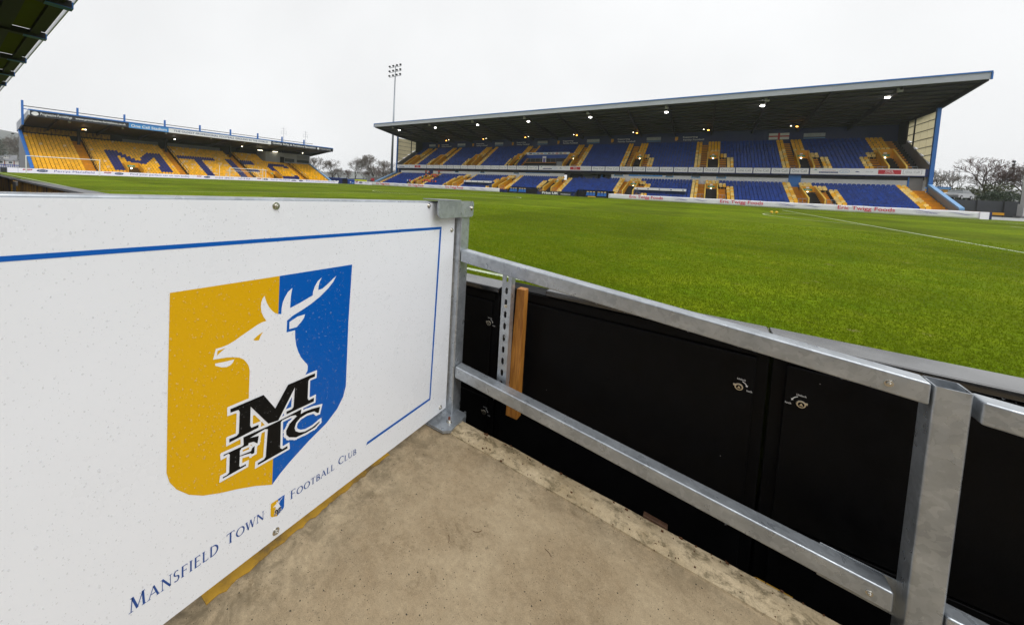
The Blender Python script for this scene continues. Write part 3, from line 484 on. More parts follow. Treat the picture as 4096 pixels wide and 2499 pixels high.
for y, z in ((-3.91, bt(-3.91) - .014), (-3.89, bb(-3.89) + .022), (-3.22, bt(-3.22) - .012), (-3.035, .99), (-3.06, .135)): bolt(board, (XP, y, z), (1, 0, 0), .008)

# ================================================================== galvanised barrier
bar = thing('steel_barrier', 'galvanised steel barrier with square posts and two rails along the concrete kerb', 'barrier', (75.2, -2.97, .06))
def postbox(x0, x1, y0, y1, z0, z1, name='post'):
    g = G(); t = .004; o_ = [(x0, y0), (x1, y0), (x1, y1), (x0, y1)]; ii = [(x0 + t, y0 + t), (x1 - t, y0 + t), (x1 - t, y1 - t), (x0 + t, y1 - t)]
    for i in range(4):
        j = (i + 1) % 4; a, b, c_, d_ = o_[i], o_[j], ii[j], ii[i]
        g.face([(*a, z0), (*b, z0), (*b, z1), (*a, z1)]); g.face([(*a, z1), (*b, z1), (*c_, z1), (*d_, z1)]); g.face([(*d_, z1), (*c_, z1), (*c_, z0), (*d_, z0)])
    bmx = bmesh.new(); me = g.mesh(name, GALV); bmx.from_mesh(me); bmesh.ops.remove_doubles(bmx, verts=bmx.verts, dist=1e-5); bmesh.ops.recalc_face_normals(bmx, faces=bmx.faces); bmx.to_mesh(me); bmx.free()
    ob = link(name, me, bar); bv = ob.modifiers.new('bevel', 'BEVEL'); bv.width = .0075; bv.segments = 3; bv.limit_method = 'ANGLE'; bv.angle_limit = R(60); bv.use_clamp_overlap = True
    bv.limit_method = 'WEIGHT'; at = me.attributes.new('bevel_weight_edge', 'FLOAT', 'EDGE')
    for e in me.edges:
        a, b = me.vertices[e.vertices[0]].co, me.vertices[e.vertices[1]].co
        if abs(a.z - b.z) > .1 and min(abs(a.x - x0), abs(a.x - x1)) < 1e-4 and min(abs(a.y - y0), abs(a.y - y1)) < 1e-4: at.data[e.index].value = 1.0
    me.polygons.foreach_set('use_smooth', [True] * len(me.polygons)); ob.modifiers.new('wn', 'WEIGHTED_NORMAL'); return ob
p1 = postbox(75.168, 75.230, -3.000, -2.922, .072, 1.125)
g = G(); poly = [(75.165, -3.125), (75.265, -3.125), (75.29, -3.10), (75.29, -2.965), (75.27, -2.95), (75.13, -2.95), (75.13, -3.10)]
g.prism(poly, 2, fz(75.2) + .006, fz(75.2) + .016); bp_ = g.build('base_plate', GALV, bar, bevel=.003)
g = G(); c0 = (75.252, -3.055, fz(75.2) + .016); g.tube(c0, (c0[0], c0[1], c0[2] + .003), .013, n=18); g.tube((c0[0], c0[1], c0[2] + .003), (c0[0], c0[1], c0[2] + .013), .0095, n=6); g.build('anchor_nut', CHROME, bp_, bevel=.001)
G().tube((c0[0], c0[1], c0[2] + .013), (c0[0], c0[1], c0[2] + .024), .0052, n=10).build('anchor_stud', RUST, bp_)
g = G(); g.box(75.262, 75.27, -2.95, -2.93, -.06, fz(75.2) + .012); g.build('plate_leg', GALV, bp_)
# top bracket over the post
g = G(); x0 = 75.2335; poly = [(-3.205, 1.120), (-3.200, 1.072), (-3.178, 1.055), (-2.918, 1.052), (-2.908, 1.060), (-2.906, 1.118), (-2.914, 1.128), (-3.198, 1.134)]; g.prism(poly, 0, x0, x0 + .005); br = g.build('cap_bracket', GALV, bar, bevel=.0015)
g = G(); g.hexa([(75.150, -3.20, 1.1345), (x0 + .004, -3.20, 1.1345), (x0 + .004, -3.02, 1.130), (75.150, -3.02, 1.130), (75.150, -3.20, 1.1385), (x0 + .004, -3.20, 1.1385), (x0 + .004, -3.02, 1.134), (75.150, -3.02, 1.134)]); g.build('bracket_flange', GALV, br, bevel=.001)
bolt(br, (x0 + .005, -2.927, 1.094), (1, 0, 0), .0085)
# rail behind the board
g = G(); ya, yb = -3.005, -5.4
def rt(y): return bt(y) + .007
g.hexa([(75.138, ya, rt(ya) - .05), (75.138, yb, rt(yb) - .05), (75.195, yb, rt(yb) - .05), (75.195, ya, rt(ya) - .05), (75.138, ya, rt(ya)), (75.138, yb, rt(yb)), (75.195, yb, rt(yb)), (75.195, ya, rt(ya))]); g.build('rail', GALV, bar, bevel=.006, seg=3)
def rail(xa, xb, ztop_at, sl, h_, ya=-3.0, yb=-2.942):
    z = lambda x: ztop_at + (x - 75.27) * sl; g = G()
    g.hexa([(xa, ya, z(xa) - h_), (xb, ya, z(xb) - h_), (xb, yb, z(xb) - h_), (xa, yb, z(xa) - h_), (xa, ya, z(xa)), (xb, ya, z(xb)), (xb, yb, z(xb)), (xa, yb, z(xa))]); return g.build('rail', GALV, bar, bevel=.0065, seg=3)
SL = -.0942
r1 = rail(75.234, 76.645, .893, SL, .058); r2 = rail(75.234, 76.628, .322, SL * 1.05, .057); r3 = rail(76.722, 79.6, .885, SL, .058); r4 = rail(76.712, 79.6, .333, SL * 1.05, .057)
p2 = postbox(76.649, 76.710, -2.998, -2.926, -.45, .758)
def bpos(px_, rl, z): return (px_, -3.0, z)
bolt(r1, (76.575, -3.0, .739), (0, -1, 0), .0066, False); bolt(r2, (76.585, -3.0, .160), (0, -1, 0), .0055, False); bolt(r3, (76.79, -3.0, .712), (0, -1, 0), .0066, False)
g = G(); g.hexa([(76.50, -2.941, .10), (76.80, -2.941, .07), (76.80, -2.937, .07), (76.50, -2.937, .10), (76.50, -2.941, .200), (76.80, -2.941, .172), (76.80, -2.937, .172), (76.50, -2.937, .200)]); g.build('splice_plate', GALV, r2, bevel=.001)
rng = np.random.default_rng(8); dv = []; df = []
def drop(c, u, v, nrm, r, k7=7):
    k = len(dv); c = Vector(c); u = Vector(u); v = Vector(v); nrm = Vector(nrm)
    for q, hx in ((1, -.0002), (.7, .3 * r)):
        for j in range(k7): t = 2 * math.pi * j / k7; dv.append(tuple(c + u * (r * q * math.cos(t)) + v * (r * 1.2 * q * math.sin(t)) + nrm * hx))
    dv.append(tuple(c + nrm * (.45 * r)))
    for j in range(k7): q = (j + 1) % k7; df.append((k + j, k + q, k + k7 + q, k + k7 + j)); df.append((k + k7 + j, k + k7 + q, k + 2 * k7))
for i in range(420):
    x = 75.26 + rng.random() * 1.9; up_ = rng.random() < .5
    if 76.64 < x < 76.73: continue
    zt_ = (.893 if rng.random() < .75 else .322 * 1.0); top = zt_ + (x - 75.27) * SL * (1 if zt_ > .5 else 1.05); r = .0009 + .0022 * rng.random() ** 2
    if up_: drop((x, -2.995 + .048 * rng.random(), top), (1, 0, SL), (0, 1, 0), (0, 0, 1), r)
    else: drop((x, -3.0, top - .058 + .05 * rng.random() ** 1.5), (1, 0, 0), (0, 0, 1), (0, -1, 0), r)
me = bpy.data.meshes.new('raindrops'); me.from_pydata(dv, [], df); me.materials.append(WATER); me.polygons.foreach_set('use_smooth', [True] * len(df)); me.update(); stuff(link('raindrops', me, bar))
# slotted channel and timber batten behind the barrier
ch = thing('slotted_channel', 'upright slotted steel channel clamped behind the barrier beside the timber batten', 'steel channel', (75.45, -2.9, .1))
g = G(); x0, x1, yf, sp_, z0 = 75.424, 75.470, -2.925, .0555, .255; ns = 10; xm0, xm1 = 75.4405, 75.4535; t = .003
g.box(x0, xm0, yf, yf + t, z0, z0 + ns * sp_); g.box(xm1, x1, yf, yf + t, z0, z0 + ns * sp_)
for i in range(ns):
    zc = z0 + i * sp_; a, b = zc + .012, zc + .044
    g.box(xm0, xm1, yf, yf + t, zc, a); g.box(xm0, xm1, yf, yf + t, b, zc + sp_)
    for (u0, u1) in ((xm0, xm0 + .0045), (xm1, xm1 - .0045)):
        g.prism([(u0, a), (u1, a), (u0, a + .006)], 1, yf, yf + t); g.prism([(u0, b), (u1, b), (u0, b - .006)], 1, yf, yf + t)
g.build('slotted_web', GALV, ch); g = G(); g.box(x1 - .003, x1, yf + t, yf + .04, z0, z0 + ns * sp_); g.build('flange', GALV, ch); g = G(); g.box(x0, x0 + .003, yf + t, yf + .04, z0, z0 + ns * sp_); g.build('flange', GALV, ch)
bolt(ch, ((xm0 + xm1) / 2, yf, .655), (0, -1, 0), .0055, True, 'bolt', BRASS)
g = G(); g.hexa([(75.458, -2.880, .115), (75.516, -2.880, .115), (75.516, -2.835, .115), (75.458, -2.835, .115), (75.478, -2.880, .735), (75.517, -2.880, .735), (75.517, -2.835, .735), (75.478, -2.835, .735)])
tag(g.build('timber_batten', PINE, bevel=.002), 'orange pine timber batten standing upright behind the barrier', 'timber')

# ================================================================== LED board cabinets seen from behind
def lock(parent, x, z, mirror, yd, flip=False):
    s = -1 if mirror else 1; y = yd
    g = G(); g.tube((x, y, z), (x, y - .005, z), .0125, .0115, n=24); g.box(x - s * .016, x - s * .009, y - .003, y, z + .001, z + .008); lk = g.build('lock', BRASS, parent, bevel=.0008)
    G().tube((x, y - .005, z), (x, y - .0053, z), .0082, n=20).build('keyhole', BLACK, lk)
    G().prism([(x - .0045, z - .003), (x + .0045, z - .003), (x, z + .005)], 1, y - .0075, y - .0054).build('key_spindle', BRASS, lk)
    v = -1 if flip else 1
    text('Unlock', INKW, (x + (.006 if not mirror else 0), y - .0006, z + v * .0285), .024, .0065, FN, parent, .006); text('lock', INKW, (x + s * .030, y - .0006, z - v * .0065), .0155, .0068, FN, parent, .006)
    g = G(); cx, cz, rr = x + s * .0, z, .0235
    for i in range(8):
        a0 = R(18 + 50 * i / 8); a1 = R(18 + 50 * (i + 1) / 8); w0 = .0012
        g.face([(cx + s * q * math.cos(a), y - .0006, cz + v * q * math.sin(a)) for q, a in ((rr - w0, a0), (rr + w0, a0), (rr + w0, a1), (rr - w0, a1))])
    a = R(12); b = R(26); g.face([(cx + s * rr * math.cos(a), y - .0007, cz + v * rr * math.sin(a)), (cx + s * (rr + .004) * math.cos(b), y - .0007, cz + v * (rr + .004) * math.sin(b)), (cx + s * (rr - .004) * math.cos(b), y - .0007, cz + v * (rr - .004) * math.sin(b))]); g.build('arrow', INKW, parent)
LABC = {73: 'black LED board cabinet partly behind the white club board post', 74: 'black LED board cabinet behind the timber batten with a lock near its right edge', 75: 'black LED board cabinet behind the big right hand barrier post'}
jx = [74.27, 75.345, 76.380, 77.43, 78.47]
for i in range(4):
    xa, xb = jx[i] + .004, jx[i + 1] - .004; zt = .690 if i == 0 else .730; yd = -2.78
    c = thing('led_cabinet', ['black LED board cabinet half hidden behind the galvanised post of the club board', 'black LED board cabinet behind the timber batten with a lock near its right edge', 'black LED board cabinet behind the big right hand barrier post', 'black LED board cabinet at the right edge beyond the big barrier post'][i], 'LED cabinet', (xa, -2.7, -.28), 'LED cabinets along the near touchline')
    g = G(); g.box(xa, xb, yd + .012, -2.645, -.29, zt - .03); g.build('body', BLACK, c, bevel=.004)
    g = G(); g.box(xa + (-.003 if i != 1 else .235), xb + .003, yd - .012, -2.640, zt - .028, zt); g.build('top_cap', BLACKCAP, c, bevel=.006, seg=3)
    g = G(); g.box(xa + .035, xb - .035, yd, yd + .011,   .10, zt - .083); d1 = g.build('door', BLACK, c, bevel=.003)
    g = G(); g.box(xa + .035, xb - .035, yd, yd + .011, -.27, .092); d2 = g.build('door', BLACK, c, bevel=.003)
    g = G(); g.box(xa + .02, xb - .02, yd + .004, yd + .011, zt - .075, zt - .035); g.build('upper_strip', BLACK, c, bevel=.002)
    if i == 0: lock(d1, 75.292, .492, False, yd); lock(d2, 75.292, .01, False, yd)
    if i == 1: lock(d1, 76.300, .530, False, yd); lock(d1, 75.405, .455, True, yd, True); lock(d2, 75.41, -.14, True, yd, True)
    if i == 2: lock(d1, 76.460, .530, True, yd); lock(d2, 76.46, .055, True, yd)
    g = G(); poly = [(xb - .02, -2.765), (xb + .035, -2.765), (xb + .10, -2.70), (xb + .035, -2.66), (xb - .02, -2.66)]
    if i == 0:
        g.prism([(x + .03, y) for x, y in poly], 2, .676, .682); jp = g.build('joint_plate', GALV, c, bevel=.001)
        for q in range(3): G().tube((xb + .03 + q * .022, -2.735 + (q % 2) * .03, .682), (xb + .03 + q * .022, -2.735 + (q % 2) * .03, .6835), .008, n=14).build('rivet', CHROME, jp)
# cabinets further along the near touchline (left of the club board)
k = 0
for i in range(17):
    xb = 74.25 - i * 3.6; xa = xb - 3.57
    if xb > 73: continue
    g = G(); g.box(xa, xb, -2.72, -2.58, -.29, .60); c = g.build('led_cabinet', BLACK, bevel=.004); g = G(); g.box(xa + .003, xb - .003, -2.725, -2.575, .602, .63); g.build('top_cap', BLACKCAP, c)
    tag(c, 'black LED board in the far row running away left beside the touchline', 'LED cabinet', 'LED boards running away to the left')
# weathered front wall of the near stand
for i, (xa, xb) in enumerate(((14, 62.2), (63.2, 73.0))):
    wv = thing('pitchside_wall', ['weathered yellow pitchside wall at the far left, before the dark gap', 'weathered yellow pitchside wall with timber posts just above the club board rail'][i], 'wall', (xa, -3.35, -.3))
    n = 26 if i == 0 else 9
    for j in range(n):
        a = xa + (xb - xa) * j / n; b = xa + (xb - xa) * (j + 1) / n - .02; g = G(); g.box(a, b, -3.40, -3.30, -.29, .70 + .0064 * (max(a, 44) - 44)); g.build('wall_panel', OLDYEL, wv)
    for j in range(0, n + 1, 2):
        a = xa + (xb - xa) * j / n; g = G(); g.box(a - .04, a + .04, -3.43, -3.401, -.29, .70); g.build('timber_post', ROADYEL, wv)
    g = G(); g.hexa([(xa, -3.46, .705 + .0064 * (max(xa, 44) - 44)), (xb, -3.46, .705 + .0064 * (xb - 44)), (xb, -3.27, .705 + .0064 * (xb - 44)), (xa, -3.27, .705 + .0064 * (max(xa, 44) - 44)), (xa, -3.46, .735 + .0064 * (max(xa, 44) - 44)), (xb, -3.46, .735 + .0064 * (xb - 44)), (xb, -3.27, .735 + .0064 * (xb - 44)), (xa, -3.27, .735 + .0064 * (max(xa, 44) - 44))]); g.build('coping', GREYW, wv)
g = G(); g.box(62.35, 63.0, -3.42, -3.3, -.29, .78); tag(g.build('gate_post', GREYW), 'short grey block filling the gap between the weathered yellow walls', 'post')

# ================================================================== near stand roof (top left)
nr = thing('near_stand_roof', 'dark underside of the near stand roof jutting in at the top left', 'roof', (50, -5, 0))
RZ, RY0, RYB = 5.16, -2.5, -11.0
beams = [67.3, 63.35, 59.58, 55.17, 51.5, 48.06, 44.4, 40.7]
for i, x in enumerate(beams):
    g = G(); g.box(x - .12, x + .12, RYB, RY0 - .01, RZ - .12, RZ + .05); b = g.build('beam', STEELD, nr); g = G(); g.box(x - .125, x + .125, RY0 - .45, RY0 + .02, RZ - .135, RZ - .122); g.build('beam_flange', BLUEP, b); G().box(x - .13, x + .13, RY0 - .008, RY0 + .02, RZ - .12, RZ + .02).build('beam_end', BLUEP, b)
ys = [(RY0 - .02, RY0 - .16, STEELD), (RY0 - .20, RY0 - .72, POLY), (RY0 - .98, RY0 - 1.9, BROWNS), (RY0 - 2.15, RY0 - 3.2, BROWNS), (RY0 - 3.45, RY0 - 5, BROWNS), (RY0 - 5.2, RYB, BROWNS)]
for i in range(len(beams) - 1):
    a, b = beams[i + 1] + .12, beams[i] - .12
    for (y0, y1, m_) in ys: g = G(); g.box(a, b, y1, y0, RZ + .06, RZ + .075); g.build('roof_panel', m_, nr)
for y in (RY0 - .18, RY0 - .85, RY0 - 2.02, RY0 - 3.32, RY0 - 5.1): g = G(); g.box(beams[-1], beams[0] - .13, y - .15, y + .15 if y < RY0 - .5 else y + .03, RZ - .06, RZ + .058); g.build('purlin', STEELD, nr)
g = G(); g.box(beams[-1], beams[0], RYB, RY0 - .85, RZ + .08, RZ + .12); g.build('roof_sheet', WHITEROOF, nr); g = G(); g.box(beams[-1], beams[0], RY0 + .03, RY0 + .055, RZ + .02, RZ + .15); g.build('gutter', WHITEROOF, nr)
g = G(); g.box(beams[-1], 112, RYB - .3, RYB, -.29, RZ); g.build('back_wall', STEELD, nr)  # stretched past the roof, unseen behind the camera, to darken the black cabinets
for x in (66.9, 59.6, 51.5, 44.4): g = G(); g.box(x - .1, x + .1, -9.2, -9.0, -.29, RZ - .22); g.build('column', STEELD, nr)

# ================================================================== seats
def seat_geo(face):          # face: 'S' faces -Y (right stand), 'E' faces +X (left stand); origin on the step under the seat
    pr = [(-.205, .40), (.205, .40), (.215, .66), (.17, .765), (.09, .80), (-.09, .80), (-.17, .765), (-.215, .66)]
    v = []; f = []
    for d0, d1 in ((.13, .19), (.165, .225)):
        v += [(u, d0 + (d1 - d0) * (z - .4) / .4, z) for u, z in pr]
    n = len(pr); f.append(tuple(range(n))[::-1]); f.append(tuple(range(n, 2 * n)))
    for i in range(n): j = (i + 1) % n; f.append((i, j, n + j, n + i))
    k = len(v); v += [(-.2, -.22, .42), (.2, -.22, .42), (.205, .14, .385), (-.205, .14, .385), (-.2, -.24, .375), (.2, -.24, .375), (.205, .14, .345), (-.205, .14, .345)]
    f += [(k, k + 1, k + 2, k + 3), (k + 4, k + 7, k + 6, k + 5), (k, k + 4, k + 5, k + 1), (k, k + 3, k + 7, k + 4), (k + 1, k + 5, k + 6, k + 2)]
    k = len(v); v += [(-.03, .0, 0), (.03, .0, 0), (.03, .0, .36), (-.03, .0, .36), (-.03, .05, 0), (.03, .05, 0), (.03, .05, .36), (-.03, .05, .36)]
    f += [(k, k + 1, k + 2, k + 3), (k, k + 3, k + 7, k + 4), (k + 1, k + 5, k + 6, k + 2)]
    if face == 'E': v = [(-y, x, z) for x, y, z in v]
    return v, f
def seat_mesh(face, m, nm):
    v, f = seat_geo(face); me = bpy.data.meshes.new(nm); me.from_pydata(v, [], f); me.materials.append(m); me.update(); return me
CAMP = Vector((76.15, -4.45, 1.2))
def place_seats(root, seats, face, mats, keep=300, key=None):
    v, f = seat_geo(face); order = sorted(range(len(seats)), key=key or (lambda i: (Vector(seats[i][0]) - CAMP).length)); near = set(order[:keep]); meshes = {}
    g = G()
    for i, (p, m) in enumerate(seats):
        if i in near:
            if m not in meshes: meshes[m] = seat_mesh(face, mats[m], 'seat')
            link('seat', meshes[m], root, p)
        else: g.add(v, f, p, m)
    ob = stuff(g.build('seat_rows', mats, root)); return ob
def inside(p, poly):
    x, y = p; c = False; n = len(poly)
    for i in range(n):
        (x0, y0), (x1, y1) = poly[i], poly[i - 1]
        if (y0 > y) != (y1 > y) and x < (x1 - x0) * (y - y0) / (y1 - y0) + x0: c = not c
    return c

# ================================================================== left stand (yellow seats, end of the pitch)
ls = thing('end_stand', 'single-tier end stand of yellow seats spelling four blue letters under a dark roof', 'grandstand', (-8, 31, -.1))
NR = 18
def lx(r): return -7.4 - .72 * r
def lz(r): return .25 + .337 * r
aisles = [(9.95, 11.25), (23.45, 24.75), (36.9, 38.15), (50.6, 52.0)]; voms = [(15.3, 17.4, 4), (42.3, 44.4, 4)]
g = G()
for r in range(NR): g.box(lx(r) - .36, lx(r) + .36, 3.9, 58.4, -.28, lz(r))
g.build('terrace', YTERR, ls)
g = G(); g.box(-6.95, -6.75, 3.9, 58.4, -.28, .62); g.build('front_wall', STEPY, ls)
for (a, b) in aisles:
    g = G()
    for r in range(NR): g.box(lx(r) - .358, lx(r) + .358, a, b, lz(r) + .003, lz(r) + .012); g.box(lx(r) + .361, lx(r) + .366, a, b, lz(r) - .34, lz(r) + .004)
    st = g.build('stairway', STEPY, ls); g = G()
    yb = b + .06
    for r in range(0, NR, 2): g.tube((lx(r), yb, lz(r)), (lx(r), yb, lz(r) + 1.05), .035, n=5)
    g.tube((lx(0), yb, lz(0) + 1.05), (lx(NR - 1), yb, lz(NR - 1) + 1.05), .045, n=5); g.tube((lx(0), yb, lz(0) + .55), (lx(NR - 1), yb, lz(NR - 1) + .55), .035, n=5); g.build('handrail', STEELD, st)
LM = [(13.6, 11.9), (15.7, 11.9), (17.9, 6.6), (20.4, 11.9), (22.5, 11.9), (22.5, .6), (20.7, .6), (20.8, 9.4), (18.9, 4.6), (17.0, 4.9), (15.2, 9.4), (15.2, .6), (13.6, .6)]
LT = [(25.4, 11.7), (32.8, 11.7), (32.8, 9.6), (29.9, 9.6), (29.5, .5), (28.2, .5), (28.3, 9.6), (25.4, 9.6)]
LF = [[(35.2, 11.6), (36.85, 11.6), (36.85, .4), (35.2, .4)], [(38.2, 11.6), (41.3, 11.6), (41.3, 9.5), (38.2, 9.5)], [(38.2, 6.3), (41.0, 6.3), (41.0, 4.4), (38.2, 4.4)]]
LC = [(44.5, 8.6), (45.4, 10.9), (49.6, 10.9), (50.3, 9.6), (50.3, 7.6), (49.0, 7.6), (48.6, 9.4), (46.2, 9.4), (45.5, 8.0), (45.5, 3.6), (46.2, 1.9), (48.9, 1.9), (49.2, 3.2), (50.3, 3.2), (49.8, .4), (45.3, .4), (44.5, 2.4)]
seats = []; random.seed(11)
for r in range(NR):
    y = 4.25
    while y < 58.2:
        ok = not any(a - .2 < y < b + .2 for a, b in aisles) and not any(a - .15 < y < b + .15 and r < k for a, b, k in voms)
        if y > 44.9 and r > 12: ok = False
        if y > 51 and r > 12: ok = False
        if ok:
            q = (y, r + .5); m = 0
            if inside(q, LM) or inside(q, LT) or inside(q, LC) or any(inside(q, z) for z in LF): m = 1
            elif random.random() < (.03 if y < 23 or y > 45 else (.22 if r < 9 else .06)): m = 2
            seats.append(((lx(r) - .12, y, lz(r)), m))
        y += .485
place_seats(ls, seats, 'E', [SEATY, SEATN, SEATP])
for (a, b, k) in voms:      # entrances through the seating
    g = G(); xf, xb_ = -6.95, lx(k) + .3
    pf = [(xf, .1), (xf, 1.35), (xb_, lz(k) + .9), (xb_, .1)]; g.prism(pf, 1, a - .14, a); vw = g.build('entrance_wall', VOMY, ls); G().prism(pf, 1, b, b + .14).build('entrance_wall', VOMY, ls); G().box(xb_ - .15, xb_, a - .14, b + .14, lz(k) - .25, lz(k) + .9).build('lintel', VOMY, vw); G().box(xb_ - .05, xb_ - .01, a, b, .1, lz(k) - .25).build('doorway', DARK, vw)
    G().box(xb_ + .005, xb_ + .03, (a + b) / 2 - .55, (a + b) / 2 + .55, lz(k) + .12, lz(k) + .42).build('exit_sign', EXITG, vw); text('EXIT', INKW, (xb_ + .036, (a + b) / 2, lz(k) + .27), .6, .2, FE, vw, .01); g = G(); g.ball((xb_ + .14, (a + b) / 2, lz(k) - .16), .13, m=0); g.build('lamp', LAMPY, vw)
# ends, back, pillars
for y0, y1 in ((3.6, 3.86), (58.42, 58.68)):
    g = G(); g.prism([(-6.7, -.28), (-6.7, .55), (-20.6, 6.95), (-20.6, -.28)], 1, y0, y1); e = g.build('end_wall', GREYCLAD, ls); g = G(); g.prism([(-6.6, .5), (-6.6, .82), (-20.6, 7.27), (-20.6, 6.72)], 1, y0 - .05, y1 + .05); g.build('blue_coping', BLUEP if y0 < 10 else LBLUE, e)
g = G(); g.box(-20.9, -20.6, 3.6, 58.7, -.28, 8.2); g.build('back_wall', STEELD, ls)
for (a, b, m_, z0, z1) in ((4.2, 15.6, OLDYEL, 7.0, 7.9), (17.5, 23.5, GREYW, 6.75, 7.35), (25, 36, GREYW, 6.6, 7.5)): g = G(); g.box(-20.6, -20.52, a, b, z0, z1); g.build('back_board', m_, ls)
for y in (10.7, 24.2, 37.4, 51.2): g = G(); g.box(-18.35, -17.95, y - .2, y + .2, lz(14), 8.6); g.build('pillar', STEELD, ls)
# control box on the right
g = G(); g.box(-20.55, -16.2, 45.2, 58.3, 5.0, 7.6); bx_ = g.build('control_box', GREYCLAD, ls)
for (a, b, z0, z1, m_) in ((49.2, 50.4, 4.9, 6.5, DARK), (50.6, 53.4, 5.3, 6.2, GLASS), (54.2, 58.0, 5.3, 6.1, GLASS), (54.2, 58.0, 6.2, 7.3, GREYW)): G().box(-16.2, -16.14, a, b, z0, z1, 0).build('window', m_, bx_)
# roof
g = G(); g.prism([(-8.3, 8.9), (-8.3, 9.6), (-22.8, 8.55), (-22.8, 7.0)], 1, 3.55, 3.75); g.build('gable_panel', FASC, ls)
g = G(); g.prism([(-8.3, 8.9), (-8.3, 9.6), (-22.8, 8.55), (-22.8, 7.0)], 1, 60.1, 60.3); g.build('gable_panel', STEELD, ls)
g = G(); g.prism([(-8.55, 8.95), (-8.55, 9.55), (-22.7, 8.5), (-22.7, 7.9)], 1, 3.76, 60.09); g.build('roof', ROOFD, ls)
for y in np.arange(7.0, 60, 6.6): g = G(); g.prism([(-8.6, 8.72), (-8.6, 8.96), (-20.5, 8.1), (-20.5, 7.5)], 1, y - .12, y + .12); g.build('rafter', STEELD, ls)
fas = [(3.7, 15.64, ADCHAR), (15.66, 21.68, ADSKY), (21.70, 42.30, ADW), (42.32, 60.28, ADCHAR)]
for a, b, m_ in fas:
    g = G(); g.box(-8.5, -8.4, a, b, 8.74, 9.60); f_ = g.build('fascia_sign', m_, ls); zc, xx = 9.17, -8.393
    if a < 4:
        text('Progressive Furnishings', INKW, (xx, 6.6, zc), 3.55, .5, FE, f_, .01, .15); text('www.progressive-furnishings.co.uk', INKW, (xx, 12.0, zc - .02), 6.5, .42, FE, f_, .02)
        g = G(); g.flat([(4.3 + .38 * u * (1 + .08 * math.sin(5 * i)), zc + .3 * v) for i, (u, v) in enumerate(ellipse(18))], lambda u, v: (xx, u, v)); g.build('logo', INKW, f_)
    elif a < 16: text('One Call Stadium', INKW, (xx, 18.67, zc), 5.4, .5, FE, f_, .02)
    elif a < 22: text('THE OLDEST PROFESSIONAL FOOTBALL GROUND IN THE WORLD', ADBLUE, (xx, 32.0, zc), 19.0, .36, FE, f_, .015)
    else:
        text('Quality Sofas & Furniture Specialists', INKW, (xx, 48.7, zc), 12.0, .55, FE, f_, .03); text('Progressive Furnishings', INKW, (xx, 57.85, zc), 3.4, .45, FE, f_, 0, .15)
        g = G(); g.flat([(55.5 + .36 * u, zc + .27 * v) for u, v in ellipse(16)], lambda u, v: (xx, u, v)); g.build('logo', INKW, f_)
g = G(); g.box(-8.7, -8.36, 3.6, 60.35, 9.605, 9.80); g.build('blue_trim', BLUEP, ls)
for i, y in enumerate((3.4, 9.75, 16.1, 22.45, 28.8, 35.1, 41.45, 47.8, 54.2)):
    g = G(); g.box(-13.2, -12.9, y - .13, y + .13, 7.6 if i == 0 else 9.2, 11.5); po = g.build('roof_post', BLUEP, ls); g = G(); g.tube((-12.9, y + .1, 10.2), (-10.2, y + 1.3, 9.7), .07, n=5); g.build('brace', BLUEP, po)
g = G(); g.tube((-13.05, 3.4, 10.65), (-13.05, 57, 10.65), .07, n=6); g.build('roof_rail', STEELD, ls)
for y in (8.2, 15.0, 21.5, 29.5, 36.5, 42.3): g = G(); g.ball((-9.2, y, 8.6), .2, 8, 5); g.build('roof_lamp', LAMPB, ls)
for y, m_ in ((10.6, LAMPO), (10.9, LAMPY), (24.5, LAMPW), (38.2, LAMPY), (54.5, LAMPY)): g = G(); g.ball((-14.0, y, 7.95), .16, 8, 5, sz=.5); g.build('lamp', m_, ls)
for y in (43.6, 47.6): g = G(); g.box(-16, -15.7, y - .6, y + .6, 7.62, 7.68); g.build('strip_light', LAMPY, ls)
for y in (48.2, 54.6):
    t_ = thing('roof_aerial', 'thin television aerial standing on the roof of the end stand ' + ('nearer its middle' if y < 50 else 'near its right end'), 'aerial', (-13, y, 9.2)); g = G(); g.tube((-13, y, 9.2), (-13, y, 14.0), .035, n=5); g.build('pole', MASTG, t_); g = G()
    for z in (12.4, 13.0, 13.6): g.tube((-13, y - .8, z), (-13, y + .8, z), .025, n=4)
    for s in (-.7, .7): g.tube((-13, y + s, 12.0), (-13, y + s, 13.0), .02, n=4)
    g.build('antenna_elements', MASTG, t_)

# ---- LED hoarding in front of it
hb = thing('led_hoarding', 'long white LED hoarding with purple car dealer adverts before the yellow seats', 'hoarding', (-5, 30, 0))
segs = [1.15, 2.19, 10.9, 24.7, 36.3, 46.0, 59.75]
for a, b in zip(segs[:-1], segs[1:]): g = G(); g.box(-5.12, -5.0, a, b - .03, .0, .70); g.build('led_panel', ADLIL, hb)
def perry(a, b):
    g = G(); g.flat([(a, .40), (b - .12, .40), (b, .60), (a + .12, .60)], lambda u, v: (-4.99, u, v)); o_ = g.build('dealer_logo', ADRED, hb); text('PERRYS', INKW, (-4.985, (a + b) / 2, .5), (b - a) * .72, .12, FE, o_, .02, .2); g = G(); g.box(-4.995, -4.99, a + .35, b - .3, .31, .335); g.build('logo_underline', ADPURP, hb)
def ford(a, b, z=.40):
    c_ = (a + b) / 2; w_ = (b - a) / 2; g = G(); g.flat([(c_ + w_ * u, z + .2 * v) for u, v in ellipse(22)], lambda u, v: (-4.99, u, v)); o_ = g.build('oval_logo', ADBLUE, hb); text('Ford', INKW, (-4.984, c_, z), w_ * 1.3, .22, FE, o_, .0, .3)
for a, b in ((2.59, 3.61), (11.55, 12.54), (25.3, 26.2), (37.34, 38.35)): perry(a, b)
for a, b in ((4.0, 5.18), (12.94, 14.11), (26.6, 27.77), (38.77, 39.88), (47.77, 48.86)): ford(a, b)
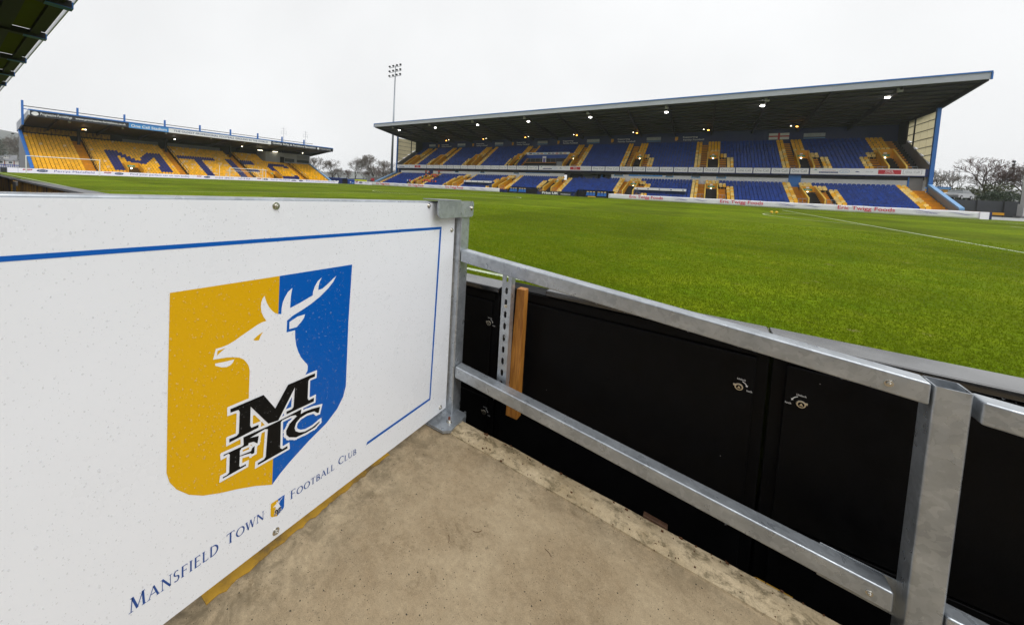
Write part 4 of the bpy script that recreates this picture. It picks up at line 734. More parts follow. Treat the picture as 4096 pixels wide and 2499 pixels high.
for s, a, b, hh_ in (('Perrys Mansfield', 5.84, 10.4, .44), ('Find your perfect car or van today', 15.04, 24.1, .44), ('01623 384162', 28.69, 32.28, .36), ('NG18 4GF', 33.3, 35.8, .36), ('Perrys Mansfield', 40.58, 45.3, .44), ('Find your perfect car or van today', 49.82, 58.8, .44)): text(s, ADPURP, (-4.99, (a + b) / 2, .36), b - a, hh_, FE, hb)
g = G(); g.prism([(45.6, .28), (46.0, .45), (46.6, .52), (47.0, .42), (47.1, .28)], 0, -4.995, -4.985); g.build('car_picture', ADBLUE, hb)
g = G(); g.box(-5.5, -4.9, .55, 1.12, 0, .66); tag(g.build('equipment_case', ADCHAR, bevel=.03), 'dark charcoal equipment case at the left end of the white LED hoarding', 'case')

# ================================================================== goals
def goal(label, y0, y1, x, poles):
    gl = thing('goal', label, 'goal', (x, (y0 + y1) / 2, 0)); r = .06
    for y in (y0, y1): g = G(); g.tube((x, y, 0), (x, y, 2.44), r, n=12); g.build('post', GOALW, gl)
    g = G(); g.tube((x, y0 - r, 2.44), (x, y1 + r, 2.44), r, n=12); g.build('crossbar', GOALW, gl)
    if poles:
        g = G()
        for y in (y0 - .3, y1 - .3): g.tube((x - 2.2, y - .6, 0), (x - 2.2, y - .6, 2.75), .07, n=8); 
        g.build('net_pole', GOALW, gl) if False else None
        for y in (y0 - 1.0, y1 + .5): q = G(); q.tube((x - 2.2, y, 0), (x - 2.2, y, 2.85), .055, n=8); q.build('net_pole', GOALW, gl)
        q = G(); q.tube((x - 1.4, y0, 1.9), (x - 1.4, y1, 1.9), .03, n=6); q.build('net_bar', GOALW, gl)
        g = G(); bk = x - 2.0
        for i in range(26): y = y0 + (y1 - y0) * i / 25; g.tube((x, y, 2.44), (bk, y, 2.0), .006, n=3, caps=False); g.tube((bk, y, 2.0), (bk, y, 0), .006, n=3, caps=False)
        for i in range(9): z = 2.0 * i / 8; g.tube((bk, y0, z), (bk, y1, z), .006, n=3, caps=False)
        for y in (y0, y1):
            for i in range(9): z = i * .25; g.tube((x, y, z * 1.2), (bk, y, z), .006, n=3, caps=False)
        stuff(g.build('net', NET, gl))
    else:
        g = G(); g.tube((x, y0, .06), (x - 1.5, y0, .06), .05, n=8); g.build('ground_bar', GOALW, gl); g = G(); g.tube((x, y1, .06), (x - 1.5, y1, .06), .05, n=8); g.build('ground_bar', GOALW, gl); g = G(); g.tube((x - 1.5, y0, .06), (x - 1.5, y1, .06), .05, n=8); g.build('back_bar', GOALW, gl)
goal('large white training goal without a net at the far left corner', 2.5, 10.1, 0, False)
goal('white goal with net and tall poles in the middle of the end line', PWD / 2 - 3.66, PWD / 2 + 3.66, 0, True)

# ================================================================== right stand (two tiers, blue seats)
rs = thing('main_stand', 'long two-tier stand of blue seats with a deep cantilever roof along the far touchline', 'grandstand', (51, 69, -.1))
NL, NU = 12, 15
def ly(r): return 70.0 + .715 * r
def lzz(r): return .45 + .265 * r
def uy(r): return 78.6 + .74 * r
def uz(r): return 5.75 + .425 * r
g = G()
for r in range(NL):
    for a, b in (((.3, 101.6),) if r > 1 else ((.3, 41), (48, 55.6), (62.4, 101.6))): g.box(a, b, ly(r) - .357, ly(r) + .357, -.28, lzz(r))
g.build('lower_terrace', TERR, rs)
g = G()
for r in range(NU): g.box(.3, 101.6, uy(r) - .37, uy(r) + .37, uz(r) - .9, uz(r))
g.build('upper_terrace', TERR, rs)
for a, b in ((.2, 41), (48, 55.6), (62.4, 101.7)): g = G(); g.box(a, b, 69.35, 69.55, -.28, .62); g.build('front_wall', NAVY, rs)
for a, b in ((41, 48), (55.6, 62.4)): g = G(); g.box(a, b, 71.05, 71.15, -.28, 1.0); g.build('dugout_wall', DARK, rs)
UV = [(3.5, 1), (13.1, 1), (25.3, 1), (37.8, 1), (51.0, 1), (64.8, -1), (77.3, -1), (89.5, -1), (99.0, 1)]
LV = [(14.1, 1), (25.5, 1), (38.1, 1), (50.0, 1), (65.0, -1), (77.3, -1), (89.5, -1)]
NVU, NVL = 7, 9
def rule(x, r, vs_, nv, nrows):
    for xv, s in vs_:
        dx = (x - xv) * s           # positive: stair side
        if -.85 < dx < .85: return None if r < nv else ('Y' if nv < nrows else None)
        if .85 <= dx < 2.0: return None
        if 2.0 <= dx < 2.9: return 'Y'
        if -2.0 < dx <= -.85: return None if r < nv - 1 else ('Y' if r < nv + 1 else 'B')
        if -2.95 < dx <= -2.0: return 'Y' if r < nv - 1 else 'B'
    return 'B'
seats = []
def gantry_x(x): return 39.0 < x < 50.0
for r in range(NL):
    x = .9
    while x < 101.2:
        k = rule(x, r, LV, NVL, NL)
        if x < 1.8: k = 'Y'
        if 98.9 < x < 99.9: k = 'Y'
        if x > 99.9: k = None
        if r < 2 and (41 < x < 48 or 55.6 < x < 62.4): k = None
        if 28.8 < x < 36.4 and 1 <= r < 3: k = None
        if 66.2 < x < 73.8 and 1 <= r < 3: k = None
        if 51.5 < x < 60 and r == NL - 1: k = k if random.random() < .35 else None
        if k: seats.append(((x, ly(r) + .1, lzz(r)), 0 if k == 'B' else (1 if random.random() < .35 else 2)))
        x += .492
for r in range(NU):
    x = .9
    while x < 101.2:
        k = rule(x, r, UV, NVU, NU)
        if gantry_x(x) and r < 7: k = 'B' if r == 0 and 40.0 < x < 47.5 else None
        if k == 'B' and r == 0 and 52.9 < x < 61.6: k = 'R'
        if x > 100.6 and r < NU: k = None
        if k: seats.append(((x, uy(r) + .1, uz(r)), {'B': 0, 'R': 3}.get(k, 1 if r > 9 or random.random() < .3 else 2)))
        x += .492
place_seats(rs, seats, 'S', [SEATB, SEATY, SEATC, SEATR])
def vom(xv, s, nv, Y, Z, zf, lint, door):
    yf, yb_ = Y(0) - .5, Y(nv) - .35; g = G(); w_ = .78
    pf = [(yf, zf), (yf, zf + 1.15), (yb_, lint), (yb_, zf)]; g.prism(pf, 0, xv - w_ - .12, xv - w_); v_ = g.build('entrance_wall', VOMY, rs); G().prism(pf, 0, xv + w_, xv + w_ + .12).build('entrance_wall', VOMY, rs)
    for x0, x1 in ((xv - w_ - .13, xv - w_ + .01), (xv + w_ - .01, xv + w_ + .13)): q = G(); q.prism([(yf - .02, zf), (yf - .02, zf + 1.17), (yb_, lint + .02), (yb_, lint - .06), (yf + .06, zf + 1.06), (yf + .06, zf)], 0, x0 - .01, x1 + .01); q.build('pale_edge', VOMC, v_)
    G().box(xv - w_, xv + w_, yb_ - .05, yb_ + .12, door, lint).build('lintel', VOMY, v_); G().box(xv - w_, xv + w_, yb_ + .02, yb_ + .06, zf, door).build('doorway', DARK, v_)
    G().box(xv - .5, xv + .5, yb_ - .08, yb_ - .052, door + .3, door + .58).build('exit_sign', EXITG, v_); text('EXIT', INKW, (xv, yb_ - .09, door + .44), .5, .16, FN, v_, .01); g = G(); g.ball((xv, yb_ - .2, door + .06), .1, 8, 6); g.build('lamp', LAMPY, v_)
    G().box(xv - .18, xv + .18, yb_ - .08, yb_ - .052, door + .66, door + .88).build('notice', INKW, v_)
    a, b = (xv + .9 * s, xv + 2.0 * s); a, b = min(a, b), max(a, b); g = G(); nr_ = NL if Y is ly else NU
    for r in range(nr_): dp = .354 if Y is ly else .366; g.box(a, b, Y(r) - dp, Y(r) + dp, Z(r) + .003, Z(r) + .012); g.box(a, b, Y(r) - dp, Y(r), Z(r) - .25, Z(r) - .13); g.box(a, b, Y(r) - dp - .005, Y(r) - dp, Z(r) - .26, Z(r))
    g.build('stairway', STEPY, rs)
    a2, b2 = (xv - .9 * s, xv - 2.0 * s); a2, b2 = min(a2, b2), max(a2, b2); g = G()
    for r in range(nv): dp = .354 if Y is ly else .366; g.box(a2, b2, Y(r) - dp, Y(r) + dp, Z(r) + .003, Z(r) + .012); g.box(a2, b2, Y(r) - dp - .005, Y(r) - dp, Z(r) - .26, Z(r))
    g.build('stairway', STEPY, rs)
    for (p, q) in ((a + .1, b - .1), (a2 + .1, b2 - .1)):
        g = G()
        for z in (.5, 1.05): g.tube((p, yf + .15, zf + z), (q, yf + .15, zf + z), .03, n=5)
        for x in (p, (p + q) / 2, q): g.tube((x, yf + .15, zf), (x, yf + .15, zf + 1.05), .03, n=5)
        g.build('guard_rail', MASTG, v_)
for xv, s in UV: vom(xv, s, NVU, uy, uz, 5.75, 9.9, 8.5)
for xv, s in LV: vom(xv, s, NVL, ly, lzz, .45, 3.5, 2.52)
# right end stairs of the lower tier
g = G()
for r in range(NL): g.box(99.95, 101.6, ly(r) - .354, ly(r) + .354, lzz(r) + .003, lzz(r) + .012); g.box(99.95, 101.6, ly(r) - .359, ly(r) - .354, lzz(r) - .26, lzz(r))
g.build('stairway', STEPY, rs)
# rear wall of the lower tier
g = G(); g.box(.1, 50.6, 79.05, 79.25, 3.0, 5.42); wl = g.build('rear_wall', CLAD, rs); g = G(); g.box(60.4, 101.8, 79.05, 79.25, 3.0, 5.42); wr = g.build('rear_wall', CLAD, rs)
g = G(); g.box(50.4, 60.6, 81.2, 81.4, 3.0, 5.6); wm = g.build('recess_wall', GREYCLAD, rs)
for a, b, m_ in ((51.2, 54.0, STEELD), (57.2, 58.6, STEELD)): G().box(a, b, 81.1, 81.18, 3.4, 5.3).build('doorway', m_, wm)
G().box(58.1, 58.45, 79.6, 79.9, 3.0, 5.6).build('column', BLUEP, wm); G().box(58.9, 61, 79.55, 79.65, 5.38, 5.5).build('strip_light', LAMPY, wm)
def win(x0, x1, z0=4.5, z1=5.45):
    pw = wl if x1 < 51 else wr; g = G(); t = .12
    g.box(x0, x1, 78.97, 79.048, z0, z0 + t); g.box(x0, x1, 78.97, 79.048, z1 - t, z1); g.box(x0, x0 + t, 78.97, 79.048, z0 + t, z1 - t); g.box(x1 - t, x1, 78.97, 79.048, z0 + t, z1 - t); f_ = g.build('window', FRAMEB, pw); G().box(x0 + t, x1 - t, 79.0, 79.03, z0 + t, z1 - t).build('pane', GLASS, f_)
for a, b in ((21.07, 22.24), (28.94, 30.23), (38.33, 39.72), (60.97, 62.68), (70.12, 71.39), (74.25, 75.6), (77.98, 79.36)): win(a, b)
for a, b, pw in ((.3, 1.25, wl), (12.2, 13.5, wl), (87.5, 88.97, wr)): d_ = G().box(a, b, 78.95, 79.045, 3.2, 5.35).build('door', BLUEP if a > 50 else NAVY, pw)
g = G(); g.box(100.2, 101.5, 78.95, 79.045, 3.3, 5.2); g.build('door', GREYW, wr)
G().box(100.1, 100.25, 78.93, 79.05, 3.3, 5.3).build('door_frame', BLUEP, wr)
def wsign(x0, x1, z0, z1, m_, pw, items): 
    s_ = G().box(x0, x1, 78.98, 79.046, z0, z1).build('wall_sign', m_, pw)
    for (t, mm, cx, cz, w_, h_, b_) in items: text(t, mm, (cx, 78.974, cz), w_, h_, FN, s_, b_)
    return s_
s_ = wsign(3.65, 9.4, 4.86, 5.42, ADOR, wl, [('BOOK FOOTBALL', ADCHAR, 6.6, 5.24, 2.6, .2, .03), ('CAMP', ADCHAR, 5.8, 5.0, .9, .14, .03)]); G().box(3.95, 5.2, 78.972, 78.978, 4.98, 5.32).build('sign_block', ADBLUE, s_)
s_ = wsign(14.3, 20.2, 4.75, 5.4, ADW, wl, [('WASTE TIPPING', PK, 18.4, 5.2, 2.4, .17, .03), ('CLEANER SKIPS', ADGREY, 18.4, 4.98, 2.4, .12, .02), ('SKIP HIRE', ADRED, 16, 5.1, 2.2, .16, .03)])
g = G(); g.box(14.4, 20.1, 78.972, 78.978, 4.8, 4.88); g.build('red_stripe', ADRED, s_); g = G()
for i, (u, v) in enumerate(ellipse(20)): pass
el = [(15.9 + 1.45 * u, 5.12 + .22 * v) for u, v in ellipse(20)]
for i in range(20): a, b = el[i], el[(i + 1) % 20]; g.tube((a[0], 78.97, a[1]), (b[0], 78.97, b[1]), .035, n=4, caps=False)
g.build('oval_ring', ADRED, s_)
wsign(23.5, 24.3, 5.05, 5.4, EXITG, wl, [('EXIT', INKW, 23.9, 5.22, .55, .2, .02)])
wsign(41.4, 47.3, 4.75, 5.4, ADSKY, wl, [('ACE-ABC', ADBLUE, 42.95, 5.07, 2.6, .38, .04), ('654321', ADRED, 45.8, 5.07, 2.7, .40, .05)])
s_ = wsign(63.7, 69.6, 4.6, 5.25, ADSKY, wr, [('LEARN TO LISTEN', INKW, 66.7, 4.93, 2.7, .24, .02)])
for a, b in ((64.6, 65.1), (68.3, 69.2)): G().box(a, b, 78.97, 78.976, 4.94, 4.98).build('sign_rule', INKW, s_)
wl.location.y -= .74; wr.location.y -= .74
# balcony front with advert panels
g = G(); g.box(.1, 101.8, 77.62, 77.95, 5.36, 6.46); bf = g.build('balcony_front', NAVY, rs); g = G(); g.box(.1, 101.8, 77.95, 81.4, 5.43, 5.55); g.build('balcony_soffit', GREYW, rs)
for x in np.arange(6.4, 101, 6.4): g = G(); g.prism([(77.7, 5.36), (79.4, 5.36), (79.4, 5.0)], 0, x - .1, x + .1); g.build('soffit_bracket', STEELD, rs)
st1 = [11.7 + (44.85 - 11.7) * i / 14.5 for i in range(15)] ; e1 = [11.66, 14.02, 16.3, 18.6, 20.9, 23.2, 25.5, 27.8, 30.1, 32.37, 34.65, 36.95, 39.3, 42.05, 44.8]; e2 = [56.54, 59.26, 62.0, 64.4, 66.72, 69.05, 71.37, 73.66, 75.97, 78.25, 80.53, 82.86, 85.16, 87.47, 89.74]
for e in (e1, e2):
    for a, b in zip(e[:-1], e[1:]): p_ = G().box(a + .07, b - .07, 77.55, 77.618, 5.52, 6.42).build('advert_panel', ADW, bf); text('One Call', ADGREY, ((a + b) / 2, 77.545, 6.0), (b - a) * .74, .42, FN, p_)
def sponsor(a, b):
    p_ = G().box(a, b, 77.53, 77.618, 5.50, 6.46).build('sponsor_panel', ADW, bf); L_ = b - a; y = 77.525
    q = lambda t: a + L_ * t
    g = G(); g.prism([(q(.035), 6.15), (q(.045), 6.28), (q(.055), 6.3), (q(.068), 6.15)], 1, y - .003, y); g.build('green_logo', EXITG, p_)
    G().box(q(.085), q(.265), y - .002, y, 5.72, 5.92).build('navy_bar', ADBLUE, p_); text('Recovery & Repair Centre', INKW, (q(.175), y - .006, 5.82), L_ * .16, .1, FN, p_, .01); text('RK Accident Repair', ADRED, (q(.18), y - .006, 6.12), L_ * .13, .1, FN, p_)
    g = G(); el = [(q(.325) + L_ * .045 * u, 6.0 + .26 * v) for u, v in ellipse(20)]
    for i in range(20): c_, d_ = el[i], el[(i + 1) % 20]; g.tube((c_[0], y, c_[1]), (d_[0], y, d_[1]), .02, n=4, caps=False)
    o_ = g.build('oval_logo', ADSKY, p_); text('Drive', ADSKY, (q(.325), y - .006, 6.0), L_ * .05, .14, FN, o_, .0, .3)
    g = G(); g.prism([(q(.42), 5.95), (q(.435), 6.05), (q(.455), 5.98), (q(.465), 5.9), (q(.43), 5.9)], 1, y - .003, y); g.build('bird_logo', ADBLUE, p_)
    text('One Call', ADGREY, (q(.545), y - .006, 6.0), L_ * .06, .16, FN, p_)
    r_ = G().box(q(.62), q(.81), y - .004, y, 5.66, 6.30).build('red_block', ADRED, p_); text('OCL', INKW, (q(.715), y - .01, 6.08), L_ * .07, .26, FN, r_, .02); text('SOLICITORS', INKW, (q(.715), y - .01, 5.8), L_ * .08, .12, FN, r_, .02)
    g = G(); 
    for (x0, x1, z0, z1) in ((q(.825), q(.975), 6.27, 6.30), (q(.825), q(.975), 5.68, 5.71), (q(.825), q(.828), 5.71, 6.27), (q(.972), q(.975), 5.71, 6.27)): g.box(x0, x1, y - .003, y, z0, z1)
    g.build('panel_border', ADGREY, p_); text('One Call', ADGREY, (q(.9), y - .006, 6.0), L_ * .11, .26, FN, p_)
for a, b in ((.2, 11.55), (44.95, 56.45), (89.85, 101.4)): sponsor(a, b)
# roof, fascia, rafters, purlins
RX0, RX1 = -.15, 102.35
g = G(); g.prism([(68.0, 16.5), (68.0, 17.0), (91.2, 14.9), (91.2, 14.55)], 0, RX0, RX1); rf = g.build('roof', ROOFD, rs)
g = G(); g.box(RX0, RX1, 67.82, 67.99, 16.38, 17.16); g.build('fascia', FASC, rs); g = G(); g.box(RX0 - .1, RX1 + .1, 67.72, 68.05, 17.165, 17.32); g.build('blue_trim', BLUEP, rs); g = G(); g.box(RX0 - .12, RX0 - .02, 67.74, 68.0, 16.34, 17.16); g.build('corner_trim', BLUEP, rs); g = G(); g.box(RX1 + .02, RX1 + .14, 67.74, 68.0, 16.34, 17.16); g.build('corner_trim', BLUEP, rs)
def rzu(y): return 16.5 - (y - 68) * 1.95 / 23.2
for x in [RX0 + .1] + [6.4 * i for i in range(1, 16)] + [RX1 - .1]: g = G(); g.prism([(68.1, rzu(68.1) - .25), (68.1, rzu(68.1) - .002), (91, rzu(91) - .002), (91, rzu(91) - .75), (78, rzu(78) - .75)], 0, x - .12, x + .12); g.build('rafter', STEELD, rs)
for y in np.arange(69.5, 90, 1.9): g = G(); g.box(RX0 + .3, RX1 - .3, y - .06, y + .06, rzu(y) - .2, rzu(y) - .015); g.build('purlin', STEELD, rs)
g = G(); g.box(.1, 101.8, 89.6, 89.9, 5.0, 14.6); bw = g.build('back_wall', NAVY, rs)
for (a, b, z0, z1) in ((3.0, 5.5, 13.2, 13.8), (14.07, 16.8, 13.2, 13.8), (26.9, 29.5, 13.2, 13.8), (39.6, 42.3, 13.2, 13.8), (52.2, 55.1, 13.15, 13.8), (65.1, 67.85, 13.15, 13.8), (90.5, 93.3, 12.95, 13.6)): s_ = G().box(a, b, 89.5, 89.595, z0, z1).build('wall_sign', FASC, bw); text('One Call', ADGREY, ((a + b) / 2, 89.49, (z0 + z1) / 2), (b - a) * .6, .25, FN, s_); G().box(a, b, 89.5, 89.59, z0 - .3, z0 - .18).build('sign_caption', LBLUE, s_)
for (a, b) in ((6.3, 11.75), (19.06, 24.4), (31.9, 37.35), (44.6, 50.2), (57.4, 62.9), (70.2, 75.7)):
    s_ = G().box(a, b, 89.52, 89.595, 12.7, 13.9).build('wall_banner', NAVY, bw); text('Supporting', ADW, (a + 3.0, 89.51, 13.55), 2.6, .42, FN, s_, .01); text('Family Football', ADW, (a + 3.6, 89.51, 12.98), 3.6, .42, FN, s_, .01); g = G(); g.prism([(a + .3, 12.9), (a + .3, 13.7), (a + .85, 13.7), (a + .85, 13.1), (a + .6, 12.85)], 1, 89.5, 89.515); g.build('small_crest', VOMY, s_)
fl = G().box(85.7, 88.55, 89.48, 89.52, 12.6, 13.8).build('flag', INKW, bw); G().box(86.98, 87.26, 89.465, 89.478, 12.6, 13.8).build('flag_cross', ADRED, fl); G().box(85.7, 86.97, 89.465, 89.478, 13.08, 13.32).build('flag_cross', ADRED, fl); G().box(87.27, 88.55, 89.465, 89.478, 13.08, 13.32).build('flag_cross', ADRED, fl)
# ends
for x0, x1, s in ((-.15, .1, 0), (101.8, 102.05, 1)):
    g = G(); g.prism([(69.1, -.28), (69.1, 1.0), (77.4, 4.05), (77.4, -.28)], 0, x0, x1); e = g.build('end_wall', GREYCLAD, rs); g = G(); g.prism([(69.0, .95), (69.0, 1.22), (77.4, 4.3), (77.4, 4.0)], 0, x0 - .08, x1 + .08); g.build('blue_coping', LBLUE, e)
    g = G(); g.prism([(77.8, 4.0), (79.6, 4.0), (79.6, 5.5), (77.8, 5.5)], 0, x0, x1); g.build('end_infill', GREYW, rs)
    g = G(); g.box(x0 - .02, x1 + .1, 77.42, 77.80, -.28, 14.95); g.build('end_post', BLUEP, rs)
    g = G(); g.prism([(77.9, 5.5), (77.9, 7.0), (90, 13.6), (90, 5.5)], 0, x0 + .02, x1 - .02); g.build('side_wall', GREYW, rs)
    xi = .1 if s == 0 else 101.8
    cuts = [77.9, 79.95, 82.0, 84.05, 86.3]; zc = [7.3, 8.55, 9.8, 11.05, 12.3, 13.55, 14.6]
    low = lambda y: 7.02 + (y - 77.9) * 6.6 / 12.1
    for i in range(4):
        a, b = cuts[i] + .03, cuts[i + 1] - .03
        for j in range(6):
            za0, zb0 = max(zc[j], low(a)), max(zc[j], low(b)); z1 = zc[j + 1] - .05
            if min(za0, zb0) > z1 - .1: continue
            zb0 = min(zb0, z1 - .01); za0 = min(za0, z1 - .02); g = G(); g.prism([(a, za0), (a, z1), (b, z1), (b, zb0)], 0, (x0 + x1) / 2 - .02, (x0 + x1) / 2 + .02); g.build('cladding_pane', CREAM, rs)
    for z in zc[1:-1]: yb_ = min(86.3, 77.9 + (z - 7.02) * 12.1 / 6.6); g = G(); g.box((x0 + x1) / 2 - .06, (x0 + x1) / 2 + .06, 77.85, yb_, z - .06, z + .01); g.build('cladding_rail', STEELD, rs)
    g = G(); g.box((x0 + x1) / 2 - .1, (x0 + x1) / 2 + .1, 83.9, 84.2, 9.5, 14.7); g.build('cladding_post', STEELD, rs); g = G(); g.box(x0, x1, 86.3, 89.6, 11, 14.6); g.build('end_infill', STEELD, rs)
for x in (5.6, 18.4, 31.1, 44.0, 57.0, 69.9, 82.8, 95.7):
    g = G(); g.ball((x, 72, rzu(72) - .36), .3, 14, 6, sz=.35); lm = g.build('floodlamp', LAMPW, rs); G().box(x - .3, x + .3, 71.8, 72.2, rzu(72) - .26, rzu(72) - .01).build('lamp_housing', LAMPB, lm)
    g = G(); g.box(x + .0, x + .5, 69.0, 69.3, rzu(69) - .55, rzu(69) - .01); g.build('speaker_box', LAMPB, rs)
for x in (13.6, 26.1, 38.4, 51.2, 63.8, 76.2, 88.7):
    g = G(); g.ball((x, 84, 14.1), .17, 10, 6, sz=.5); g.build('warm_lamp', LAMPO, rs); s = .75 if x < 50 else -.75; g = G(); g.ball((x + s, 84.2, 14.3), .1, 8, 5, sz=.6); g.build('white_lamp', LAMPY, rs)
# television gantry in the upper tier
gt = G().box(39.3, 50.0, 83.6, 83.8, 5.75, 9.55).build('gantry', MIDBLUE, rs)
g = G(); g.prism([(78.4, 5.75), (78.4, 7.0), (83.6, 9.9), (83.6, 5.75)], 0, 39.15, 39.3); g.build('gantry_side', MIDBLUE, gt); g = G(); g.prism([(78.4, 5.75), (78.4, 7.0), (83.6, 9.9), (83.6, 5.75)], 0, 50.0, 50.12); g.build('gantry_side', NAVY, gt)
s_ = G().box(39.3, 50.0, 83.4, 83.62, 9.62, 10.15).build('gantry_fascia', ADW, gt)
for i, (mm) in enumerate((ADCHAR, LBLUE, ADGREY, ADOR, LBLUE, ADBLUE, ADPURP, ADRED, ADCHAR, ADOR)): a = 40 + i * .95; G().box(a, a + .7, 83.37, 83.395, 9.76, 10.0).build('fascia_logo', mm, s_)
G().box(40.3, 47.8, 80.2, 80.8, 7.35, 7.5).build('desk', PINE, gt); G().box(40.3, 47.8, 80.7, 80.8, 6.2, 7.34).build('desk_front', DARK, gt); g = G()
for x in np.arange(40.4, 48, 1.24): g.tube((x, 80.3, 7.5), (x, 80.3, 8.4), .025, n=5)
g.tube((40.4, 80.3, 8.4), (47.8, 80.3, 8.4), .025, n=5); g.build('desk_rail', MASTG, gt); G().box(44.2, 45.1, 81.5, 81.55, 7.3, 9.0).build('poster', ADW, gt); G().box(44.35, 44.95, 81.48, 81.495, 7.5, 8.6).build('poster_print', ADPURP, gt); G().box(48.3, 49.6, 79.6, 79.9, 5.9, 7.6).build('camera_cover', GREYW, gt)
# white-topped shelters in the lower tier
def shelter(a, b, z0, z1):
    sh = G().box(a, b, 72.0, 72.12, lzz(1), z1 - .3).build('shelter', MIDBLUE, rs); f_ = G().box(a - .05, b + .05, 70.65, 70.72, z1 - .42, z1).build('shelter_fascia', ADW, sh); G().box(a - .05, b + .05, 70.72, 72.12, z1 - .08, z1).build('shelter_roof', ADW, sh)
    for i in range(5): x = a + .3 + i * (b - a - .8) / 4; G().box(x, x + .22, 70.635, 70.648, z1 - .3, z1 - .14).build('fascia_mark', ADBLUE, f_)
    for x in (a - .05, b): g = G(); g.prism([(70.72, lzz(1)), (70.72, z1 - .08), (72.0, z1 - .08), (72.0, lzz(1))], 0, x, x + .05); g.build('shelter_side', MIDBLUE, sh)
    for x in np.arange(a + .6, b - .5, 1.9):
        for k_ in range(2): link('shelter_seat', seat_mesh('S', SEATB, 'shelter_seat'), sh, (x + k_ * .5, 71.4, lzz(1)))
shelter(28.9, 36.4, 1.0, 2.4); shelter(66.0, 73.8, .9, 2.25)

# ================================================================== far touchline: track, hoardings, dugouts
g = G(); g.box(-30, 104.5, 68.61, 76.0, -.29, -.02); structure(g.build('perimeter_path', TARMAC)); g = G(); g.box(-7.2, -4.61, -2.5, 68.6, -.29, -.015); structure(g.build('end_path', TARMAC))
def ribbon(parent, x0, x1, z0, z1, y, name='banner_cloth', m=CLOTH):
    g = G(); n = int((x1 - x0) / .4); k = 0
    def yy(x, z): return y + .02 * math.sin(x * 2.1) + .015 * math.sin(x * 5.3 + z * 6) + .012 * math.sin(x * 11 + z * 9)
    nz_ = 4
    for i in range(n + 1):
        for j in range(nz_ + 1): x = x0 + (x1 - x0) * i / n; z = z0 + (z1 - z0 + .015 * math.sin(x * 1.7)) * j / nz_; g.v.append((x, yy(x, z), z))
    for i in range(n):
        for j in range(nz_): a = i * (nz_ + 1) + j; g.f.append((a, a + nz_ + 1, a + nz_ + 2, a + 1)); g.m.append(0)
    o_ = g.build(name, m, parent, smooth=True); md = o_.modifiers.new('solid', 'SOLIDIFY'); md.thickness = .012; return o_
def swoosh(parent, x0, L_, z, y):
    g = G()
    for i in range(14):
        t0, t1 = i / 14, (i + 1) / 14; f_ = lambda t: (x0 + L_ * t, z + .16 - .34 * t + .22 * t * t + .05 * math.sin(t * 6)); a, b = f_(t0), f_(t1); w0, w1 = .03 * math.sin(math.pi * t0) + .004, .03 * math.sin(math.pi * t1) + .004
        g.face([(a[0], y, a[1] - w0), (b[0], y, b[1] - w1), (b[0], y, b[1] + w1), (a[0], y, a[1] + w0)])
    g.build('swoosh', ADPURP, parent)
h1 = thing('banner_hoarding', 'white cloth banner hoarding with crimson lettering before the left part of the main stand', 'hoarding', (20, 68, 0))
ribbon(h1, -.4, 39.9, 0, .86, 68.0); 
for x in np.arange(0, 40, 5): G().box(x - .04, x + .04, 68.07, 68.15, 0, .85).build('hoarding_post', STEELD, h1)
h2 = thing('banner_hoarding', 'white cloth banner hoarding with large crimson lettering along the right half of the far touchline', 'hoarding', (83, 68, 0))
ribbon(h2, 62.15, 102.9, 0, .86, 68.0); G().box(102.92, 103.55, 67.93, 68.05, 0, .86).build('end_panel', ADLIL, h2); G().box(103.58, 103.72, 67.9, 68.1, 0, .86).build('end_post', NAVY, h2)
for x in np.arange(64, 103, 5): G().box(x - .04, x + .04, 68.07, 68.15, 0, .85).build('hoarding_post', STEELD, h2)
for p_, a in ((h1, 1.43), (h1, 13.39), (h1, 25.34), (h2, 65.6), (h2, 78.45), (h2, 91.23)):
    text('Eric Twigg Foods', ADPINK, (a + 2.6, 67.9, .47), 5.1, .64, FN, p_, .008); swoosh(p_, a + 6.6, 2.2, .48, 67.9); swoosh(p_, a + 9.4, 1.9, .44, 67.9); text('Traditionally the best', ADPURP, (a + 7.7, 67.9, .36), 1.7, .14, FN, p_)
h3 = thing('led_hoarding', 'short white LED hoarding with a blue oval logo left of the crimson lettered banner', 'hoarding', (-4, 68, 0)); G().box(-7.75, -.45, 67.95, 68.07, 0, .86).build('led_panel', ADLIL, h3)
G().prism([(-7.4, .5), (-6.5, .5), (-6.3, .72), (-7.2, .72)], 1, 67.93, 67.945).build('dealer_logo', ADRED, h3); g = G(); g.flat([(-5.1 + .75 * u, .5 + .24 * v) for u, v in ellipse(20)], lambda u, v: (u, 67.94, v)); o_ = g.build('oval_logo', ADBLUE, h3); text('Ford', INKW, (-5.1, 67.93, .5), .95, .26, FN, o_, 0, .3); text('01623', ADPURP, (-2.4, 67.94, .48), 1.7, .36, FN, h3)
ps = thing('advert_board', 'charcoal advert board with bold white print lettering between the dugouts', 'advert board', (52, 68.5, 0)); G().box(49.1, 55.25, 68.45, 68.55, 0, .78).build('panel', ADCHAR, ps); text('Print UK', INKW, (51.1, 68.44, .4), 3.4, .48, FN, ps, .05); text('(Mansfield) Ltd', INKW, (54.15, 68.44, .28), 1.9, .24, FN, ps, .03)
